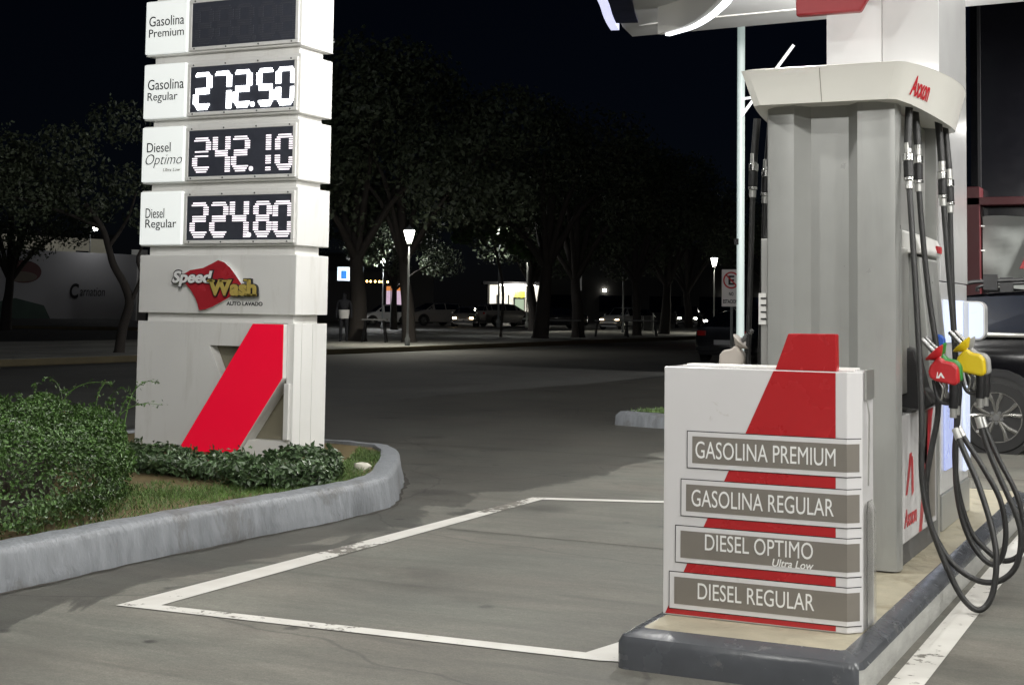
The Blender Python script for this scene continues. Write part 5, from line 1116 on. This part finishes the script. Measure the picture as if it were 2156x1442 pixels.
# service building with red framed banner at the right
sb2 = thing('service_building', 'dark glass fronted building behind the suv with dark red framing', 'building', (4, 33, 0))
MB().box(-4.45, 16, 31.2, 40, 0, 9).build('glass_front', M['facade'], sb2)
mb = MB(); mb.box(-4.52, -4.20, 30.6, 31.15, 0, 4.0); mb.box(-4.52, 16, 30.6, 31.15, 3.62, 3.78); mb.box(1.0, 1.25, 30.6, 31.15, 0, 3.6); mb.build('red_frame', M['redframe'], sb2, bevel=0.01)
mb = MB()
for k in range(12): mb.box(-4.3 + k * 1.6, -4.24 + k * 1.6, 31.12, 31.19, 0, 9)
mb.build('mullion', M['roofdark'], sb2)
wlp = thing('wall_lamp', 'added unseen wall lamp on the service building front brightening the banner', 'lamp', (1.2, 30.0, 5.2))  # lamp added out of view to brighten the banner
MB().box(1.0, 1.4, 29.9, 30.1, 5.20, 5.32).build('housing', M['greydark'], wlp, bevel=0.01)
MB().box(1.1, 1.3, 30.11, 31.19, 5.24, 5.29).build('arm', M['greydark'], wlp)
MB().box(1.03, 1.37, 29.92, 30.08, 5.188, 5.1985).build('lens', M['lampdiff'], wlp)
la = bpy.data.lights.new('wall_lamp_light', 'AREA'); la.shape = 'RECTANGLE'; la.size = 0.34; la.size_y = 0.16; la.energy = 1150; la.color = (1, 0.98, 0.94)
lo = bpy.data.objects.new('wall_lamp_light', la); COL.objects.link(lo); lo.parent = wlp; lo.location = (0, 0, -0.04); lo.rotation_euler = (Vector((-2.5, 30.8, 2.4)) - Vector((1.2, 30.0, 5.16))).to_track_quat('-Z', 'Y').to_euler()
bn = thing('banner', 'pale vinyl banner with red triangle hung in the red frame', 'banner', (-1.6, 30.7, 1.9))
mb = MB(); nx, nz = 24, 12; pts = [[(-4.17 + 5.0 * i / nx, 30.80 + 0.012 * math.sin(i * 1.7 + j * 0.9) + 0.01 * math.sin(j * 1.3), 1.93 + 1.47 * j / nz + (0.02 * math.sin(i * 1.1) if j in (0, nz) else 0)) for i in range(nx + 1)] for j in range(nz + 1)]
for j in range(nz):
    for i in range(nx): mb.quad([pts[j][i], pts[j][i + 1], pts[j + 1][i + 1], pts[j + 1][i]])
sh2 = mb.build('sheet', M['banner'], bn)
bm = bmesh.new(); bm.from_mesh(sh2.data); bmesh.ops.remove_doubles(bm, verts=bm.verts, dist=1e-4); bmesh.ops.recalc_face_normals(bm, faces=bm.faces); bm.to_mesh(sh2.data); bm.free(); sh2.data.polygons.foreach_set('use_smooth', [True] * len(sh2.data.polygons))
mb = MB(); mb.prism([(-3.46, 2.33), (-3.05, 2.33), (-3.05, 3.2)], 'y', 30.755, 30.77); mb.build('triangle', M['red'], bn)
mb = MB()
for z_ in (2.1, 2.7, 3.2): mb.tube([(-4.2, 30.75, z_), (-4.13, 30.79, z_)], 0.012, 5)
mb.build('ties', M['letterwhite'], bn)

# ------------------------------------------------------------------ plaza furniture and people
def bench(name, label, cat, loc, rz, L, H, D, group=None):
    t = thing(name, label, cat, (0, 0, 0), group)
    mb = MB()
    for k in range(3): mb.box(-L / 2, L / 2, -D / 2 + k * D / 3, -D / 2 + (k + 0.8) * D / 3, H - 0.05, H)
    mb.build('top', M['greydark'], t, local=True)
    for sx in (-1, 1):
        for sy in (-1, 1): MB().tube([(sx * (L / 2 - 0.12), sy * D * 0.45, H - 0.05), (sx * (L / 2 - 0.02), sy * D * 0.55, 0)], 0.03, 6).build('leg', M['blackplastic'], t, local=True)
    t.location = loc; t.rotation_euler = (0, 0, rz); return t
bench('outdoor_table', 'tall dark outdoor table beside the nearest thick trunk', 'table', (-26.05, 43.1, 0.15), R(25), 0.85, 0.80, 0.6)
b0 = bench('bench', 'dark bench right of the forked pale barked tree', 'bench', (-25.2, 57.4, 0.15), R(20), 1.5, 0.75, 0.7, 'dark benches on the plaza')
for x, y, lb in ((-24.2, 60.5, 'dark bench right behind the leaning black trunk'), (-23.9, 63.4, 'dark bench in front of the white car')):
    c = copy_tree(b0); c['label'] = lb; c.location = (x, y, 0.15); c.rotation_euler = (0, 0, R(25))
sp_ = thing('slim_post', 'thin unlit post rising beside the white car', 'post', (-28.4, 72.6, 0.15))
MB().lathe([(0.09, 0.1), (0.05, 0.4), (0.04, 4.5), (0.06, 4.52)], (-28.4, 72.6, 0.0), 'z', 10).build('pole', M['polegrey'], sp_, smooth=40)
bi = thing('litter_bin', 'dark square bin on a post between two far trees', 'bin', (-28.0, 75.6, 0.15))
MB().box(-28.27, -27.8, 75.4, 75.8, 0.22, 1.05).build('bin', M['blackplastic'], bi, bevel=0.02); MB().tube([(-27.78, 75.6, 0.1), (-27.78, 75.6, 1.2)], 0.03, 6).build('post', M['polegrey'], bi)
bd = thing('lit_trunk_board', 'pale narrow vertical board standing in for a lit stretch of trunk', 'board', (-26.74, 62.66, 0.15))  # pale board shaped to imitate a lit stretch of trunk
MB().obox((-26.74, 62.66, 2.77), (0.13, 0.02, 0.52), Matrix.Rotation(R(28), 3, 'Z')).build('board', M['white'], bd); MB().tube([(-26.74, 62.75, 0.1), (-26.74, 62.75, 3.3)], 0.03, 6).build('post', M['polegrey'], bd)
def person(label, loc, rz, shirt):
    t = thing('person', label, 'person', (0, 0, 0))
    me = bpy.data.meshes.new('body')
    J = {'pel': (0, 0, .95, .14), 'ch': (0, 0, 1.28, .15), 'nk': (0, 0, 1.47, .06), 'hd': (0.01, 0, 1.58, .085), 'ht': (0.01, 0, 1.68, .07),
         'ls': (0, .19, 1.40, .06), 'le': (-.03, .25, 1.14, .043), 'lw': (.06, .26, .90, .032), 'lh': (.09, .26, .81, .03), 'rs': (0, -.19, 1.40, .06), 're': (-.03, -.25, 1.14, .043), 'rw': (.06, -.26, .90, .032), 'rh': (.09, -.26, .81, .03),
         'lk': (.02, .10, .50, .065), 'la': (-.02, .11, .08, .045), 'lt': (.14, .12, .03, .035), 'rk': (.02, -.10, .50, .065), 'ra': (-.02, -.11, .08, .045), 'rt': (.14, -.12, .03, .035), 'lp': (0, .09, .86, .09), 'rp': (0, -.09, .86, .09)}
    ks = list(J); E_ = [('pel', 'ch'), ('ch', 'nk'), ('nk', 'hd'), ('hd', 'ht'), ('ch', 'ls'), ('ls', 'le'), ('le', 'lw'), ('lw', 'lh'), ('ch', 'rs'), ('rs', 're'), ('re', 'rw'), ('rw', 'rh'), ('pel', 'lp'), ('lp', 'lk'), ('lk', 'la'), ('la', 'lt'), ('pel', 'rp'), ('rp', 'rk'), ('rk', 'ra'), ('ra', 'rt')]
    me.from_pydata([J[k][:3] for k in ks], [(ks.index(a), ks.index(b)) for a, b in E_], [])
    o = bpy.data.objects.new('body', me); COL.objects.link(o)
    sk = o.modifiers.new('skin', 'SKIN')
    for i, k in enumerate(ks):
        me.skin_vertices[0].data[i].radius = (J[k][3], J[k][3]); me.skin_vertices[0].data[i].use_root = (k == 'pel')
    o.modifiers.new('sub', 'SUBSURF').render_levels = 2; me.materials.append(M['clothdark']); o.parent = t
    MB().lathe([(.17, .80), (.19, .95), (.20, 1.08), (.195, 1.10)], (0, 0, 0), 'z', 14, 0, False).build('cloth', shirt, t, local=True, smooth=60)
    t.location = loc; t.rotation_euler = (0, 0, rz); return t
person('person in dark clothes with pale cloth round the hips near the trunk', (-27.0, 42.6, 0.15), R(-60), M['clothwhite'])
person('person in dark clothes standing beside the lit cooler', (-46.9, 101.9, 0), R(-60), M['clothdark'])
